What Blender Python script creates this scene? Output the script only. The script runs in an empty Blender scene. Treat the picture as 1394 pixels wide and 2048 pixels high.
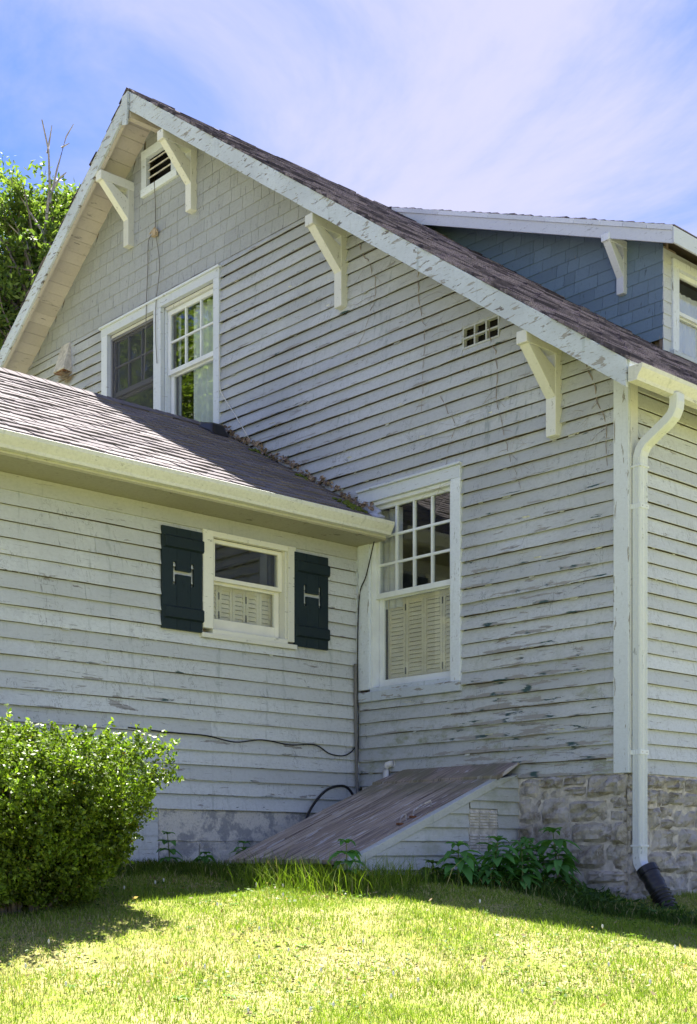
import bpy, math, random
import numpy as np
from mathutils import Vector, Matrix, noise as mnoise
random.seed(7); rng = np.random.default_rng(11)
scn = bpy.context.scene
COL = scn.collection
R = math.radians

# ------------------------------------------------------------------ camera
CAM = Vector((5.932, -8.320, 0.28)); YAW = R(90 - 42.663)
cd = bpy.data.cameras.new('camera'); cam = bpy.data.objects.new('camera', cd); COL.objects.link(cam)
cam.location = CAM; cam.rotation_euler = (R(90), 0, YAW)
cd.sensor_fit = 'VERTICAL'; cd.sensor_height = 36.0; cd.sensor_width = 36.0 * 1394 / 2048
cd.lens = 2664.3 / 2048 * 36.0
cd.shift_y = 682.8 / 2048; cd.clip_start = 0.05; cd.clip_end = 600
scn.camera = cam
FW = (-math.sin(YAW), math.cos(YAW))

# ------------------------------------------------------------------ sky and sun
SUN = Vector((-0.33, 0.285, 1.0)).normalized()
elev = math.asin(SUN.z); azim = math.atan2(SUN.x, SUN.y)      # azimuth from +Y towards +X
w = bpy.data.worlds.new('World'); scn.world = w; w.use_nodes = True
nt = w.node_tree; nt.nodes.clear()
def N(nt, typ, **kw):
    n = nt.nodes.new(typ)
    for k, v in kw.items(): setattr(n, k, v)
    return n
def LK(nt, a, b): nt.links.new(a, b)
out = N(nt, 'ShaderNodeOutputWorld'); bg = N(nt, 'ShaderNodeBackground')
sky = N(nt, 'ShaderNodeTexSky', sky_type='NISHITA', sun_disc=False, sun_elevation=elev, sun_rotation=azim,
        altitude=100, air_density=1.0, dust_density=0.25, ozone_density=3.0)
tc = N(nt, 'ShaderNodeTexCoord'); sp = N(nt, 'ShaderNodeSeparateXYZ'); LK(nt, tc.outputs['Generated'], sp.inputs[0])
ad = N(nt, 'ShaderNodeMath', operation='ADD'); LK(nt, sp.outputs['Z'], ad.inputs[0]); ad.inputs[1].default_value = 0.22
mx = N(nt, 'ShaderNodeMath', operation='MAXIMUM'); LK(nt, ad.outputs[0], mx.inputs[0]); mx.inputs[1].default_value = 0.05
dv = N(nt, 'ShaderNodeVectorMath', operation='DIVIDE'); LK(nt, tc.outputs['Generated'], dv.inputs[0])
cb = N(nt, 'ShaderNodeCombineXYZ')
for i in range(3): LK(nt, mx.outputs[0], cb.inputs[i])
LK(nt, cb.outputs[0], dv.inputs[1])
mp = N(nt, 'ShaderNodeMapping'); LK(nt, dv.outputs[0], mp.inputs[0])
mp.inputs['Rotation'].default_value = (0, 0, R(35)); mp.inputs['Scale'].default_value = (1.0, 1.55, 1.0); mp.inputs['Location'].default_value = (1.2, 0.6, 0)
no = N(nt, 'ShaderNodeTexNoise'); LK(nt, mp.outputs[0], no.inputs['Vector'])
no.inputs['Scale'].default_value = 1.35; no.inputs['Detail'].default_value = 8; no.inputs['Roughness'].default_value = 0.62; no.inputs['Distortion'].default_value = 0.35
rp = N(nt, 'ShaderNodeMapRange', interpolation_type='SMOOTHSTEP'); LK(nt, no.outputs['Fac'], rp.inputs[0])
rp.inputs[1].default_value = 0.35; rp.inputs[2].default_value = 0.69; rp.inputs[3].default_value = 0.0; rp.inputs[4].default_value = 0.9
mixc = N(nt, 'ShaderNodeMix', data_type='RGBA'); LK(nt, rp.outputs[0], mixc.inputs['Factor'])
tint = N(nt, 'ShaderNodeMix', data_type='RGBA', blend_type='MULTIPLY'); tint.inputs['Factor'].default_value = 1.0; LK(nt, sky.outputs[0], tint.inputs['A']); tint.inputs['B'].default_value = (0.27, 0.39, 0.64, 1); LK(nt, tint.outputs['Result'], mixc.inputs['A']); mixc.inputs['B'].default_value = (2.4, 2.36, 3.1, 1)
LK(nt, mixc.outputs['Result'], bg.inputs['Color']); bg.inputs['Strength'].default_value = 0.062
LK(nt, bg.outputs[0], out.inputs[0])
sl = bpy.data.lights.new('sun', 'SUN'); sl.energy = 4.1; sl.angle = R(0.5); sl.color = (1.0, 0.95, 0.86)
so = bpy.data.objects.new('sun', sl); COL.objects.link(so); so.rotation_euler = (-SUN).to_track_quat('-Z', 'Y').to_euler()
so.location = (-8, 8, 20)
vs = scn.view_settings; vs.view_transform = 'Standard'; vs.look = 'None'; vs.gamma = 1.0; vs.exposure = 2.45; vs.use_curve_mapping = False
scn.cycles.max_bounces = 8; scn.cycles.transparent_max_bounces = 12; scn.cycles.use_denoising = True
scn.cycles.sample_clamp_indirect = 6.0

# ------------------------------------------------------------------ materials
MATS = {}
class G:
    """small node-graph helper"""
    def __init__(s, name, rough=0.7, spec=0.3):
        s.m = bpy.data.materials.new(name); s.m.use_nodes = True; s.nt = s.m.node_tree
        s.b = s.nt.nodes['Principled BSDF']; s.b.inputs['Roughness'].default_value = rough
        s.b.inputs['Specular IOR Level'].default_value = spec
        s.geo = N(s.nt, 'ShaderNodeNewGeometry'); s.pos = s.geo.outputs['Position']; MATS[name] = s.m
    def noise(s, scale=(1, 1, 1), det=4, rough=0.55, loc=(0, 0, 0), dist=0.0):
        mp = N(s.nt, 'ShaderNodeMapping'); LK(s.nt, s.pos, mp.inputs[0]); mp.inputs['Scale'].default_value = scale; mp.inputs['Location'].default_value = loc
        n = N(s.nt, 'ShaderNodeTexNoise'); LK(s.nt, mp.outputs[0], n.inputs['Vector']); n.inputs['Scale'].default_value = 1
        n.inputs['Detail'].default_value = det; n.inputs['Roughness'].default_value = rough; n.inputs['Distortion'].default_value = dist
        return n.outputs['Fac']
    def rng(s, v, a, b, c=0.0, d=1.0, smooth=True):
        r = N(s.nt, 'ShaderNodeMapRange', interpolation_type='SMOOTHSTEP' if smooth else 'LINEAR'); LK(s.nt, v, r.inputs[0])
        for i, x in enumerate((a, b, c, d)): r.inputs[i + 1].default_value = x
        return r.outputs[0]
    def math(s, op, a, b):
        n = N(s.nt, 'ShaderNodeMath', operation=op)
        for i, x in enumerate((a, b)):
            if hasattr(x, 'links'): LK(s.nt, x, n.inputs[i])
            else: n.inputs[i].default_value = x
        return n.outputs[0]
    def mix(s, f, a, b, blend='MIX'):
        n = N(s.nt, 'ShaderNodeMix', data_type='RGBA', blend_type=blend)
        for k, x in (('Factor', f), ('A', a), ('B', b)):
            if hasattr(x, 'links'): LK(s.nt, x, n.inputs[k])
            elif k == 'Factor': n.inputs[k].default_value = x
            else: n.inputs[k].default_value = (*x, 1)
        return n.outputs['Result']
    def axis(s, i):
        n = N(s.nt, 'ShaderNodeSeparateXYZ'); LK(s.nt, s.pos, n.inputs[0]); return n.outputs[i]
    def dist(s, p):
        n = N(s.nt, 'ShaderNodeVectorMath', operation='DISTANCE'); LK(s.nt, s.pos, n.inputs[0]); n.inputs[1].default_value = p; return n.outputs['Value']
    def rnd(s):
        n = N(s.nt, 'ShaderNodeObjectInfo'); return n.outputs['Random']
    def attr(s, name):
        n = N(s.nt, 'ShaderNodeAttribute', attribute_name=name); return n.outputs['Color']
    def bump(s, h, strength=0.4, dist=0.01):
        n = N(s.nt, 'ShaderNodeBump'); LK(s.nt, h, n.inputs['Height']); n.inputs['Strength'].default_value = strength; n.inputs['Distance'].default_value = dist
        LK(s.nt, n.outputs[0], s.b.inputs['Normal'])
    def base(s, c):
        if hasattr(c, 'links'): LK(s.nt, c, s.b.inputs['Base Color'])
        else: s.b.inputs['Base Color'].default_value = (*c, 1)
        return s.m

def siding(name, col, grain=(3, 3, 26), thr=0.70, worn=None, algae=0.0, dirt=0.35, under=(0.045, 0.085, 0.085), rows=None, vr=(.86, 1.07)):
    g = G(name, 0.62, 0.25)
    c = g.mix(g.rng(g.rnd(), 0, 1, 0, 1, False), tuple(x * vr[0] for x in col), tuple(min(1, x * vr[1]) for x in col))
    mo = g.rng(g.noise((34, 34, 52), 5, 0.72, (2, 2, 6)), 0.40, 0.68); c = g.mix(g.math('MULTIPLY', mo, 0.38 * min(1, dirt * 2.2)), c, tuple(x * 0.66 for x in col))
    st = g.rng(g.noise((0.9, 0.9, 1.3), 5, 0.6), 0.42, 0.72); c = g.mix(g.math('MULTIPLY', st, dirt), c, tuple(x * 0.72 for x in col))
    dr = g.rng(g.noise((16, 16, 0.9), 3, 0.6, (3, 1, 2)), 0.60, 0.78); c = g.mix(g.math('MULTIPLY', dr, dirt), c, (col[0] * 0.45, col[1] * 0.5, col[2] * 0.48))
    fl = g.rng(g.noise((grain[0] * 1.6, grain[1] * 1.6, grain[2] * 2.6), 5, 0.75, (9, 2, 5)), 0.615, 0.66)
    c = g.mix(g.math('MULTIPLY', fl, 0.85), c, tuple(x * 0.40 for x in col))
    if algae:
        al = g.math('MULTIPLY', g.rng(g.noise((2.6, 2.6, 5), 6, 0.7, (4, 7, 1)), 0.50, 0.70), g.rng(g.axis(2), 2.6, 0.9, 0.0, algae))
        c = g.mix(al, c, (0.20, 0.22, 0.09))
    pn = g.noise(grain, 6, 0.62, (1, 5, 3), 0.4)
    if worn:
        for (p, r, amt) in worn: pn = g.math('ADD', pn, g.rng(g.dist(p), r, 0.1, 0.0, amt))
    if rows:
        fr_ = g.math('FRACT', g.math('DIVIDE', g.math('SUBTRACT', g.axis(2), rows[0]), rows[1]), 0.0)
        pn = g.math('ADD', pn, g.rng(fr_, 0.45, 0.0, -0.012, 0.075)); thr += 0.02
        bp_ = g.noise((1.5, 1.5, 8.68), 6, 0.68, (2, 8, 4), 0.3); bk_ = g.rng(bp_, 0.655, 0.668)
        c = g.mix(bk_, c, g.mix(g.rng(g.noise((8, 8, 60), 3, .6), .4, .6), (0.36, 0.355, 0.345), (0.22, 0.21, 0.20)))
        cr = g.math('ABSOLUTE', g.math('SUBTRACT', g.noise((6, 6, 1.6), 5, 0.7, (6, 3, 9), 0.6), 0.5), 0.0)
        cm = g.math('MULTIPLY', g.rng(cr, 0.0065, 0.001), g.rng(g.noise((2.2, 2.2, 3.2), 3, 0.6, (5, 5, 1)), 0.46, 0.58))
        c = g.mix(g.math('MULTIPLY', cm, 0.75), c, tuple(x * 0.28 for x in col))
    pk = g.rng(pn, thr, thr + 0.012)
    uc = g.mix(g.rng(g.noise((5, 5, 9), 2, 0.5, (8, 8, 8)), 0.36, 0.46), under, (0.29, 0.285, 0.275))
    c = g.mix(pk, c, uc)
    h = g.math('SUBTRACT', g.math('MULTIPLY', g.noise((grain[0] * 4, grain[1] * 4, grain[2] * 3), 4, 0.6), 0.35), pk)
    g.bump(h, 0.45, 0.004)
    return g.base(c)

GREY = (0.485, 0.515, 0.54)
siding('siding_gable', GREY, rows=(.885, .1152), dirt=.85, thr=0.65, algae=0.8, worn=[((-1.15, 0, 1.15), 1.15, 0.15), ((-4.3, 0, 4.2), 0.9, 0.07), ((-.9, 0, 2.3), 1.3, 0.08), ((-3.6, 0, 4.6), 1.2, .04), ((-.2, 0, 1.0), .6, .1)])
siding('siding_wing', (0.60, 0.63, 0.64), rows=(.64, .1225), thr=0.675, dirt=0.55, worn=[((-2.95, -3.0, 1.5), 1.1, 0.05), ((-2.95, -1.0, 0.8), 0.8, 0.05)])
siding('siding_side', (0.575, 0.615, 0.66), rows=(.885, .1152), thr=0.70, dirt=0.45)
siding('shingle_gable', (0.365, 0.39, 0.415), grain=(22, 22, 2.5), thr=0.70, dirt=0.5, vr=(.95, 1.03))
siding('shingle_dormer_skylit', (0.165, 0.245, 0.335), grain=(22, 22, 2.5), thr=0.72, dirt=0.35)  # dormer side wall: blue skylight in the shade is put into the colour
siding('bulkhead_siding', (0.52, 0.55, 0.55), thr=0.74, algae=0.4, dirt=0.5)
siding('trim', (0.65, 0.71, 0.79), grain=(5, 5, 16), thr=0.68, dirt=0.26, under=(0.2, 0.17, 0.14))
siding('trim_worn', (0.57, 0.635, 0.72), grain=(6.5, 6.5, 30), thr=0.585, dirt=0.8, under=(0.16, 0.15, 0.15))
siding('trim_vertical', (0.69, 0.75, 0.82), grain=(24, 24, 3.5), thr=0.635, dirt=0.35, under=(0.22, 0.2, 0.18))
siding('trim_wing', (0.78, 0.78, 0.70), grain=(6, 6, 14), thr=0.74, dirt=0.12, under=(0.3, 0.25, 0.15))
siding('bracket_paint', (0.67, 0.69, 0.68), grain=(14, 14, 5), thr=0.71, dirt=0.22, under=(0.3, 0.26, 0.2))
siding('soffit_paint', (0.60, 0.555, 0.52), grain=(10, 2, 10), thr=0.70, dirt=0.25, under=(0.10, 0.08, 0.07))
siding('eave_tan', (0.36, 0.35, 0.27), thr=.80, dirt=.4)
siding('frieze_shaded', (0.46, 0.475, 0.455), thr=.78, dirt=.4)  # darker than the wing siding, with the shade under the eave painted in
siding('gutter_paint', (0.66, 0.675, 0.63), grain=(3, 3, 9), thr=0.78, dirt=0.5)
siding('downspout_paint', (0.70, 0.75, 0.79), grain=(6, 6, 2), thr=0.80, dirt=0.2)
siding('shutter_paint', (0.014, 0.027, 0.034), grain=(20, 20, 4), thr=0.715, dirt=0.3, under=(0.3, 0.32, 0.2))

def plain(name, col, rough=0.7, var=0.15, sc=6.0, spec=0.3, metal=0.0, bump=0.0):
    g = G(name, rough, spec); g.b.inputs['Metallic'].default_value = metal
    n = g.noise((sc, sc, sc), 5, 0.6)
    c = g.mix(g.rng(n, 0.3, 0.7), tuple(x * (1 - var) for x in col), tuple(min(1, x * (1 + var)) for x in col))
    if bump: g.bump(g.noise((sc * 6,) * 3, 5, 0.6), bump, 0.006)
    return g.base(c)
plain('sash_white', (0.70, 0.74, 0.76), 0.5, 0.06); plain('sash_dark', (0.16, 0.16, 0.17), 0.4, 0.1)
plain('sash_cream', (0.80, 0.79, 0.70), 0.5, 0.05)
plain('room_dark', (0.10, 0.095, 0.085), 0.9); plain('curtain', (0.62, 0.66, 0.66), 0.9, 0.08)
plain('louver', (0.84, 0.77, 0.62), 0.6, 0.05); plain('blind', (0.66, 0.66, 0.70), 0.8, 0.05)
plain('black_rubber', (0.012, 0.012, 0.014), 0.35, 0.3, 12, 0.5); plain('cable_black', (0.02, 0.02, 0.022), 0.5)
plain('cable_grey', (0.16, 0.155, 0.15), 0.6); plain('cable_white', (0.6, 0.6, 0.58), 0.6); plain('pvc', (0.72, 0.72, 0.72), 0.35, 0.1)
plain('rusty', (0.16, 0.07, 0.04), 0.8, 0.4, 30); plain('steel', (0.45, 0.42, 0.40), 0.35, 0.3, 40, 0.5, 0.8)
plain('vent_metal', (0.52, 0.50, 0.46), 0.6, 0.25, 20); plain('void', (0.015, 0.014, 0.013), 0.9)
plain('flashing', (0.52, 0.55, 0.66), 0.4, 0.15, 8, 0.5, 0.4); plain('bark', (0.17, 0.14, 0.12), 0.9, 0.35, 14, bump=0.6)
plain('bark_dead', (0.34, 0.31, 0.29), 0.9, 0.3, 14, bump=0.5); plain('vine_bark', (0.26, 0.225, 0.20), 0.9, 0.3, 30)
plain('litter', (0.24, 0.185, 0.155), 0.9, 0.6, 40); plain('paint_chip', (0.62, 0.64, 0.62), 0.7, 0.2, 20)
plain('teal', (0.02, 0.16, 0.22), 0.5); plain('board_wood', (0.36, 0.29, 0.21), 0.8, 0.3, 9)
plain('mortar', (0.50, 0.47, 0.43), 0.95, 0.3, 18, bump=0.6); plain('sheathing', (0.25, 0.2, 0.15), 0.9)
plain('clover_white', (.75, .73, .68), .9, .1); plain('moss', (0.10, 0.13, 0.02), 1.0, 0.4, 40)

g = G('roof_shingle', 0.95, 0.1)
c = g.mix(g.rng(g.rnd(), 0, 1, 0, 1, False), (0.165, 0.15, 0.16), (0.275, 0.25, 0.255))
c = g.mix(g.rng(g.noise((2.2, 2.2, 2.2), 4), 0.4, 0.7, 0, .6), c, (0.20, 0.178, 0.185))
c = g.mix(g.rng(g.noise((170, 170, 170), 2, 0.5), 0.45, 0.65), c, (0.11, 0.10, 0.105)); g.bump(g.noise((140,) * 3, 3, .6), 0.5, 0.004); g.base(c)
g = G('roof_shingle_old', 0.95, 0.1)
c = g.mix(g.rng(g.noise((11, 1.4, 2), 4, 0.65), 0.40, 0.60), (0.045, 0.04, 0.054), (0.27, 0.232, 0.268))
c = g.mix(g.rng(g.noise((150, 150, 150), 2, 0.5), 0.45, 0.65), c, (0.07, 0.06, 0.065)); g.base(c)
g = G('stone', 0.92, 0.2)
c = g.mix(g.rng(g.rnd(), 0, 1, 0, 1, False), (0.52, 0.495, 0.455), (0.70, 0.665, 0.62))
c = g.mix(g.rng(g.noise((9, 9, 9), 6, 0.7), 0.42, 0.66), c, (0.31, 0.28, 0.24))
c = g.mix(g.math('MULTIPLY', g.rng(g.noise((5, 5, 3.5), 6, 0.75, (3, 3, 3)), 0.51, 0.57), 0.8), c, (0.62, 0.60, 0.60))
c = g.mix(g.math('MULTIPLY', g.rng(g.noise((4, 4, 4), 5, 0.7, (7, 1, 3)), 0.55, 0.72), 0.5), c, (0.13, 0.15, 0.08))
g.bump(g.noise((16, 16, 16), 9, 0.74, dist=1.2), 1.0, 0.05); g.base(c)
g = G('concrete', 0.95, 0.15)
c = g.mix(g.rng(g.noise((4.5, 4.5, 5), 7, 0.72), 0.46, 0.56), (0.68, 0.655, 0.60), (0.36, 0.36, 0.37))
c = g.mix(g.rng(g.noise((60, 60, 60), 3, 0.6), 0.5, 0.7, 0, .4), c, (0.22, 0.22, 0.21)); g.bump(g.noise((30, 30, 30), 6, 0.7), 0.8, 0.012); g.base(c)
g = G('door_wood', 0.85, 0.2)
c = g.mix(g.rng(g.rnd(), 0, 1, 0, 1, False), (0.33, 0.275, 0.235), (0.48, 0.415, 0.36))
c = g.mix(g.rng(g.noise((60, 1.6, 2.0), 5, 0.65), 0.42, 0.66), c, (0.125, 0.10, 0.098))
c = g.mix(g.math('MULTIPLY', g.rng(g.noise((30, 4.0, 4.0), 4, 0.6, (2, 9, 4)), 0.60, 0.635), 0.85), c, (0.52, 0.50, 0.52))
c = g.mix(g.math('MULTIPLY', g.rng(g.axis(1), -0.9, -0.3, 0, 1), g.rng(g.noise((3, 3, 3), 4, .6, (1, 1, 8)), 0.4, 0.6, 0, .8)), c, (0.19, 0.18, 0.12))
g.bump(g.noise((60, 2, 2), 5, 0.65), 0.6, 0.006); g.base(c)
g = G('ground', 1.0, 0.05)
c = g.mix(g.rng(g.noise((1.2, 1.2, 1.2), 5, 0.6), 0.40, 0.62), (0.20, 0.24, 0.045), (0.36, 0.31, 0.15))
c = g.mix(g.rng(g.noise((26, 26, 26), 4, 0.6), 0.45, 0.6), c, (0.20, 0.185, 0.08)); g.bump(g.noise((40,) * 3, 4, .6), 0.6, 0.02); g.base(c)

def leafmat(name, trans=0.45, rough=0.5, gloss=0.25):
    g = G(name, rough, gloss); col = g.attr('Col'); g.base(col)
    t = N(g.nt, 'ShaderNodeBsdfTranslucent'); br = g.mix(1.0, col, (1.25, 1.35, 0.55), 'MULTIPLY'); LK(g.nt, br, t.inputs['Color'])
    mxs = N(g.nt, 'ShaderNodeMixShader'); mxs.inputs[0].default_value = trans
    LK(g.nt, g.b.outputs[0], mxs.inputs[1]); LK(g.nt, t.outputs[0], mxs.inputs[2]); LK(g.nt, mxs.outputs[0], g.nt.nodes['Material Output'].inputs[0])
leafmat('leaf'); leafmat('bush_leaf', 0.42, 0.42, 0.35); leafmat('grass_blade', 0.35, 0.6, 0.2)

m = bpy.data.materials.new('glass'); m.use_nodes = True; n_ = m.node_tree; n_.nodes.remove(n_.nodes['Principled BSDF'])
fr = N(n_, 'ShaderNodeLayerWeight'); pw = N(n_, 'ShaderNodeMath', operation='POWER'); LK(n_, fr.outputs['Facing'], pw.inputs[0]); pw.inputs[1].default_value = 4.0
ml = N(n_, 'ShaderNodeMath', operation='MULTIPLY_ADD'); LK(n_, pw.outputs[0], ml.inputs[0]); ml.inputs[1].default_value = 0.92; ml.inputs[2].default_value = 0.085
tr = N(n_, 'ShaderNodeBsdfTransparent'); tr.inputs[0].default_value = (0.95, 0.97, 0.96, 1); gl = N(n_, 'ShaderNodeBsdfGlossy'); gl.inputs['Roughness'].default_value = 0.008
ms = N(n_, 'ShaderNodeMixShader'); LK(n_, ml.outputs[0], ms.inputs[0]); LK(n_, tr.outputs[0], ms.inputs[1]); LK(n_, gl.outputs[0], ms.inputs[2]); LK(n_, ms.outputs[0], n_.nodes['Material Output'].inputs[0])
MATS['glass'] = m
m = bpy.data.materials.new('insect_screen'); m.use_nodes = True; n_ = m.node_tree; bs = n_.nodes['Principled BSDF']; bs.inputs['Base Color'].default_value = (.055, .06, .08, 1); bs.inputs['Roughness'].default_value = .7
tr = N(n_, 'ShaderNodeBsdfTransparent'); ms = N(n_, 'ShaderNodeMixShader'); ms.inputs[0].default_value = .24; LK(n_, tr.outputs[0], ms.inputs[1]); LK(n_, bs.outputs[0], ms.inputs[2]); LK(n_, ms.outputs[0], n_.nodes['Material Output'].inputs[0]); MATS['insect_screen'] = m

# ------------------------------------------------------------------ object helpers
def tag(o, label=None, cat=None, group=None, kind=None):
    for k, v in (('label', label), ('category', cat), ('group', group), ('kind', kind)):
        if v: o[k] = v
    return o
def empty(name, loc=(0, 0, 0), parent=None):
    o = bpy.data.objects.new(name, None); COL.objects.link(o); o.empty_display_size = 0.1; o.location = loc
    if parent: o.parent = parent
    return o
class MB:
    def __init__(s): s.v = []; s.f = []; s.smooth = False
    def add(s, vs, fs):
        k = len(s.v); s.v += [tuple(p) for p in vs]; s.f += [tuple(i + k for i in f) for f in fs]; return s
    def box(s, a, b):
        x0, y0, z0 = a; x1, y1, z1 = b
        return s.add([(x0, y0, z0), (x1, y0, z0), (x1, y1, z0), (x0, y1, z0), (x0, y0, z1), (x1, y0, z1), (x1, y1, z1), (x0, y1, z1)],
                     [(0, 3, 2, 1), (4, 5, 6, 7), (0, 1, 5, 4), (1, 2, 6, 5), (2, 3, 7, 6), (3, 0, 4, 7)])
    def hexa(s, p):
        return s.add(p, [(0, 3, 2, 1), (4, 5, 6, 7), (0, 1, 5, 4), (1, 2, 6, 5), (2, 3, 7, 6), (3, 0, 4, 7)])
    def prism(s, poly, d):                      # poly: list of 3D points, d: extrusion vector
        n = len(poly); q = [Vector(p) for p in poly]; d = Vector(d)
        return s.add([*q, *[p + d for p in q]], [tuple(range(n))[::-1], tuple(range(n, 2 * n))] + [(i, (i + 1) % n, n + (i + 1) % n, n + i) for i in range(n)])
    def tube(s, pts, r, seg=6, cap=True):
        pts = [Vector(p) for p in pts]; rs = r if isinstance(r, (list, tuple)) else [r] * len(pts); k0 = len(s.v); up = Vector((0, 0, 1)); ring = []
        for i, p in enumerate(pts):
            t = (pts[min(i + 1, len(pts) - 1)] - pts[max(i - 1, 0)]).normalized()
            a = t.cross(up if abs(t.z) < 0.95 else Vector((1, 0, 0))).normalized(); b = t.cross(a).normalized()
            for j in range(seg):
                an = 2 * math.pi * j / seg; s.v.append(tuple(p + (a * math.cos(an) + b * math.sin(an)) * rs[i]))
        for i in range(len(pts) - 1):
            for j in range(seg):
                A = k0 + i * seg + j; B = k0 + i * seg + (j + 1) % seg; s.f.append((A, B, B + seg, A + seg))
        if cap: s.f.append(tuple(range(k0, k0 + seg))); s.f.append(tuple(range(k0 + (len(pts) - 1) * seg, k0 + len(pts) * seg))[::-1])
        return s
    def sweep(s, prof, path):                   # prof list of (vec) offset tuples per path point -> rings given explicitly
        k0 = len(s.v); n = len(prof[0])
        for ring in prof: s.v += [tuple(p) for p in ring]
        for i in range(len(prof) - 1):
            for j in range(n): A = k0 + i * n + j; B = k0 + i * n + (j + 1) % n; s.f.append((A, B, B + n, A + n))
        s.f.append(tuple(range(k0, k0 + n))); s.f.append(tuple(range(k0 + (len(prof) - 1) * n, k0 + len(prof) * n))[::-1])
        return s
    def build(s, name, mat, parent=None, bevel=0.0, smooth=False):
        me = bpy.data.meshes.new(name); me.from_pydata(s.v, [], s.f); me.materials.append(MATS[mat]); me.update()
        o = bpy.data.objects.new(name, me); COL.objects.link(o)
        if parent: o.parent = parent
        if smooth: me.polygons.foreach_set('use_smooth', [True] * len(me.polygons))
        if bevel:
            md = o.modifiers.new('bevel', 'BEVEL'); md.width = bevel; md.segments = 2; md.limit_method = 'ANGLE'
        return o
def np_mesh(name, V, F, mat, parent=None, cols=None):
    """V (n,3) verts, F (m,k) faces, cols (n,3) per-vertex colour"""
    me = bpy.data.meshes.new(name); n, mf, k = len(V), len(F), F.shape[1]
    me.vertices.add(n); me.vertices.foreach_set('co', V.astype(np.float32).ravel())
    me.loops.add(mf * k); me.loops.foreach_set('vertex_index', F.astype(np.int32).ravel())
    me.polygons.add(mf); me.polygons.foreach_set('loop_start', np.arange(0, mf * k, k, dtype=np.int32))
    me.update(calc_edges=True)
    if cols is not None:
        a = me.color_attributes.new('Col', 'FLOAT_COLOR', 'POINT'); a.data.foreach_set('color', np.hstack([cols, np.ones((n, 1))]).astype(np.float32).ravel())
    me.materials.append(MATS[mat]); o = bpy.data.objects.new(name, me); COL.objects.link(o)
    if parent: o.parent = parent
    return o
def nz(*p): return mnoise.noise(Vector(p))

# ------------------------------------------------------------------ terrain
def plane_z(x, y):
    d = (x - CAM.x) * FW[0] + (y - CAM.y) * FW[1]
    return np.where(d < 10.5, 0.128 * (d - 10), 0.064 + 0.256 * (1 - np.exp(-np.maximum(d - 10.5, 0) / 2)))
CTRL = [(-1.57, -2.37, .018), (-1.10, -2.25, .007), (-.55, -2.1, 0.), (.02, -1.98, -.071), (.55, -1.86, -.143), (1.05, -1.755, -.212), (1.64, -1.62, -.292),
        (-1.40, -3.25, -.009), (-1.40, -2.93, .004), (-1.41, -2.5, .023), (-.12, -.1, .03), (.25, -.1, -.12), (.45, -.3, -.18), (.42, .05, -.19), (.7, -.1, -.21), (.3, -.5, -.12), (.9, .7, -.2), (1.5, 1.6, -.25), (2.5, 2.5, -.3), (-1.0, -.15, .10), (-2.97, -1.4, .17),
        (-2.97, -2.3, .17), (-2.97, -3.5, .14), (-2.0, -1.8, .13), (-1.06, -1.9, .06), (-.6, -.8, .06), (-1.5, -4.2, -.10), (-2.6, -4.6, .05), (-2.9, -6, .0), (.37, -5.36, -.5), (1.45, -4.19, -.5), (2.53, -3.0, -.5), (3, -5, -.85)]
CX = np.array(CTRL); CR = CX[:, 2] - plane_z(CX[:, 0], CX[:, 1])
def ground_z(x, y):
    x = np.asarray(x, float); y = np.asarray(y, float)
    d2 = (x[..., None] - CX[:, 0]) ** 2 + (y[..., None] - CX[:, 1]) ** 2
    wt = np.exp(-d2 / (2 * 0.42 ** 2)) + 0.002 / (0.3 + d2); bgw = 0.03
    corr = (wt * CR).sum(-1) / (wt.sum(-1) + bgw)
    bumps = 0.012 * np.sin(x * 3.1 + 1.3 * np.sin(y * 2.2)) * np.cos(y * 2.7 + x) + 0.006 * np.sin(x * 9 + y * 4) * np.sin(y * 8)
    return plane_z(x, y) + corr + bumps
def gz(x, y): return float(ground_z(np.array([x]), np.array([y]))[0])
xs = np.concatenate([np.linspace(-150, -12, 18), np.linspace(-11, 9, 170), np.linspace(10, 150, 18)])
ys = np.concatenate([np.linspace(-150, -11, 18), np.linspace(-10, 6, 150), np.linspace(7, 200, 22)])
XX, YY = np.meshgrid(xs, ys, indexing='ij'); ZZ = ground_z(XX, YY)
ZZ = np.maximum(ZZ, -2.2)
nx_, ny_ = XX.shape; idx = np.arange(nx_ * ny_).reshape(nx_, ny_)
F = np.stack([idx[:-1, :-1], idx[1:, :-1], idx[1:, 1:], idx[:-1, 1:]], -1).reshape(-1, 4)
go = np_mesh('ground', np.stack([XX, YY, ZZ], -1).reshape(-1, 3), F, 'ground'); tag(go, 'sloping lawn ground of dry grass and soil', 'lawn', kind='structure')
go.data.polygons.foreach_set('use_smooth', [True] * len(go.data.polygons))

# ------------------------------------------------------------------ house
XR, ZS, SL, OV = -6.08, 8.375, 0.72, 0.42           # ridge x, soffit height at ridge, slope, rake overhang
XW, YD, XD = -2.968, 3.75, -2.22                     # wing wall, dormer side wall, dormer front wall
def soff(x): return ZS - SL * abs(x - XR)
house = tag(empty('house', (-6, 0, 0)), 'weathered pale grey clapboard house with steep gable, bracketed eaves and low wing', 'house')
HI = Matrix.Translation((6, 0, 0))
def hp(o): o.parent = house; o.matrix_parent_inverse = HI; return o
def part(name, mb=None, mat=None, **kw):
    return hp(mb.build(name, mat, None, **kw)) if mb else hp(empty(name))
GA = lambda u, o, z: (u, -o, z)
WI = lambda u, o, z: (XW + o, u, z)
SI = lambda u, o, z: (o, u, z)
DS = lambda u, o, z: (u, YD - o, z)
DF = lambda u, o, z: (XD + o, u, z)

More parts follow.
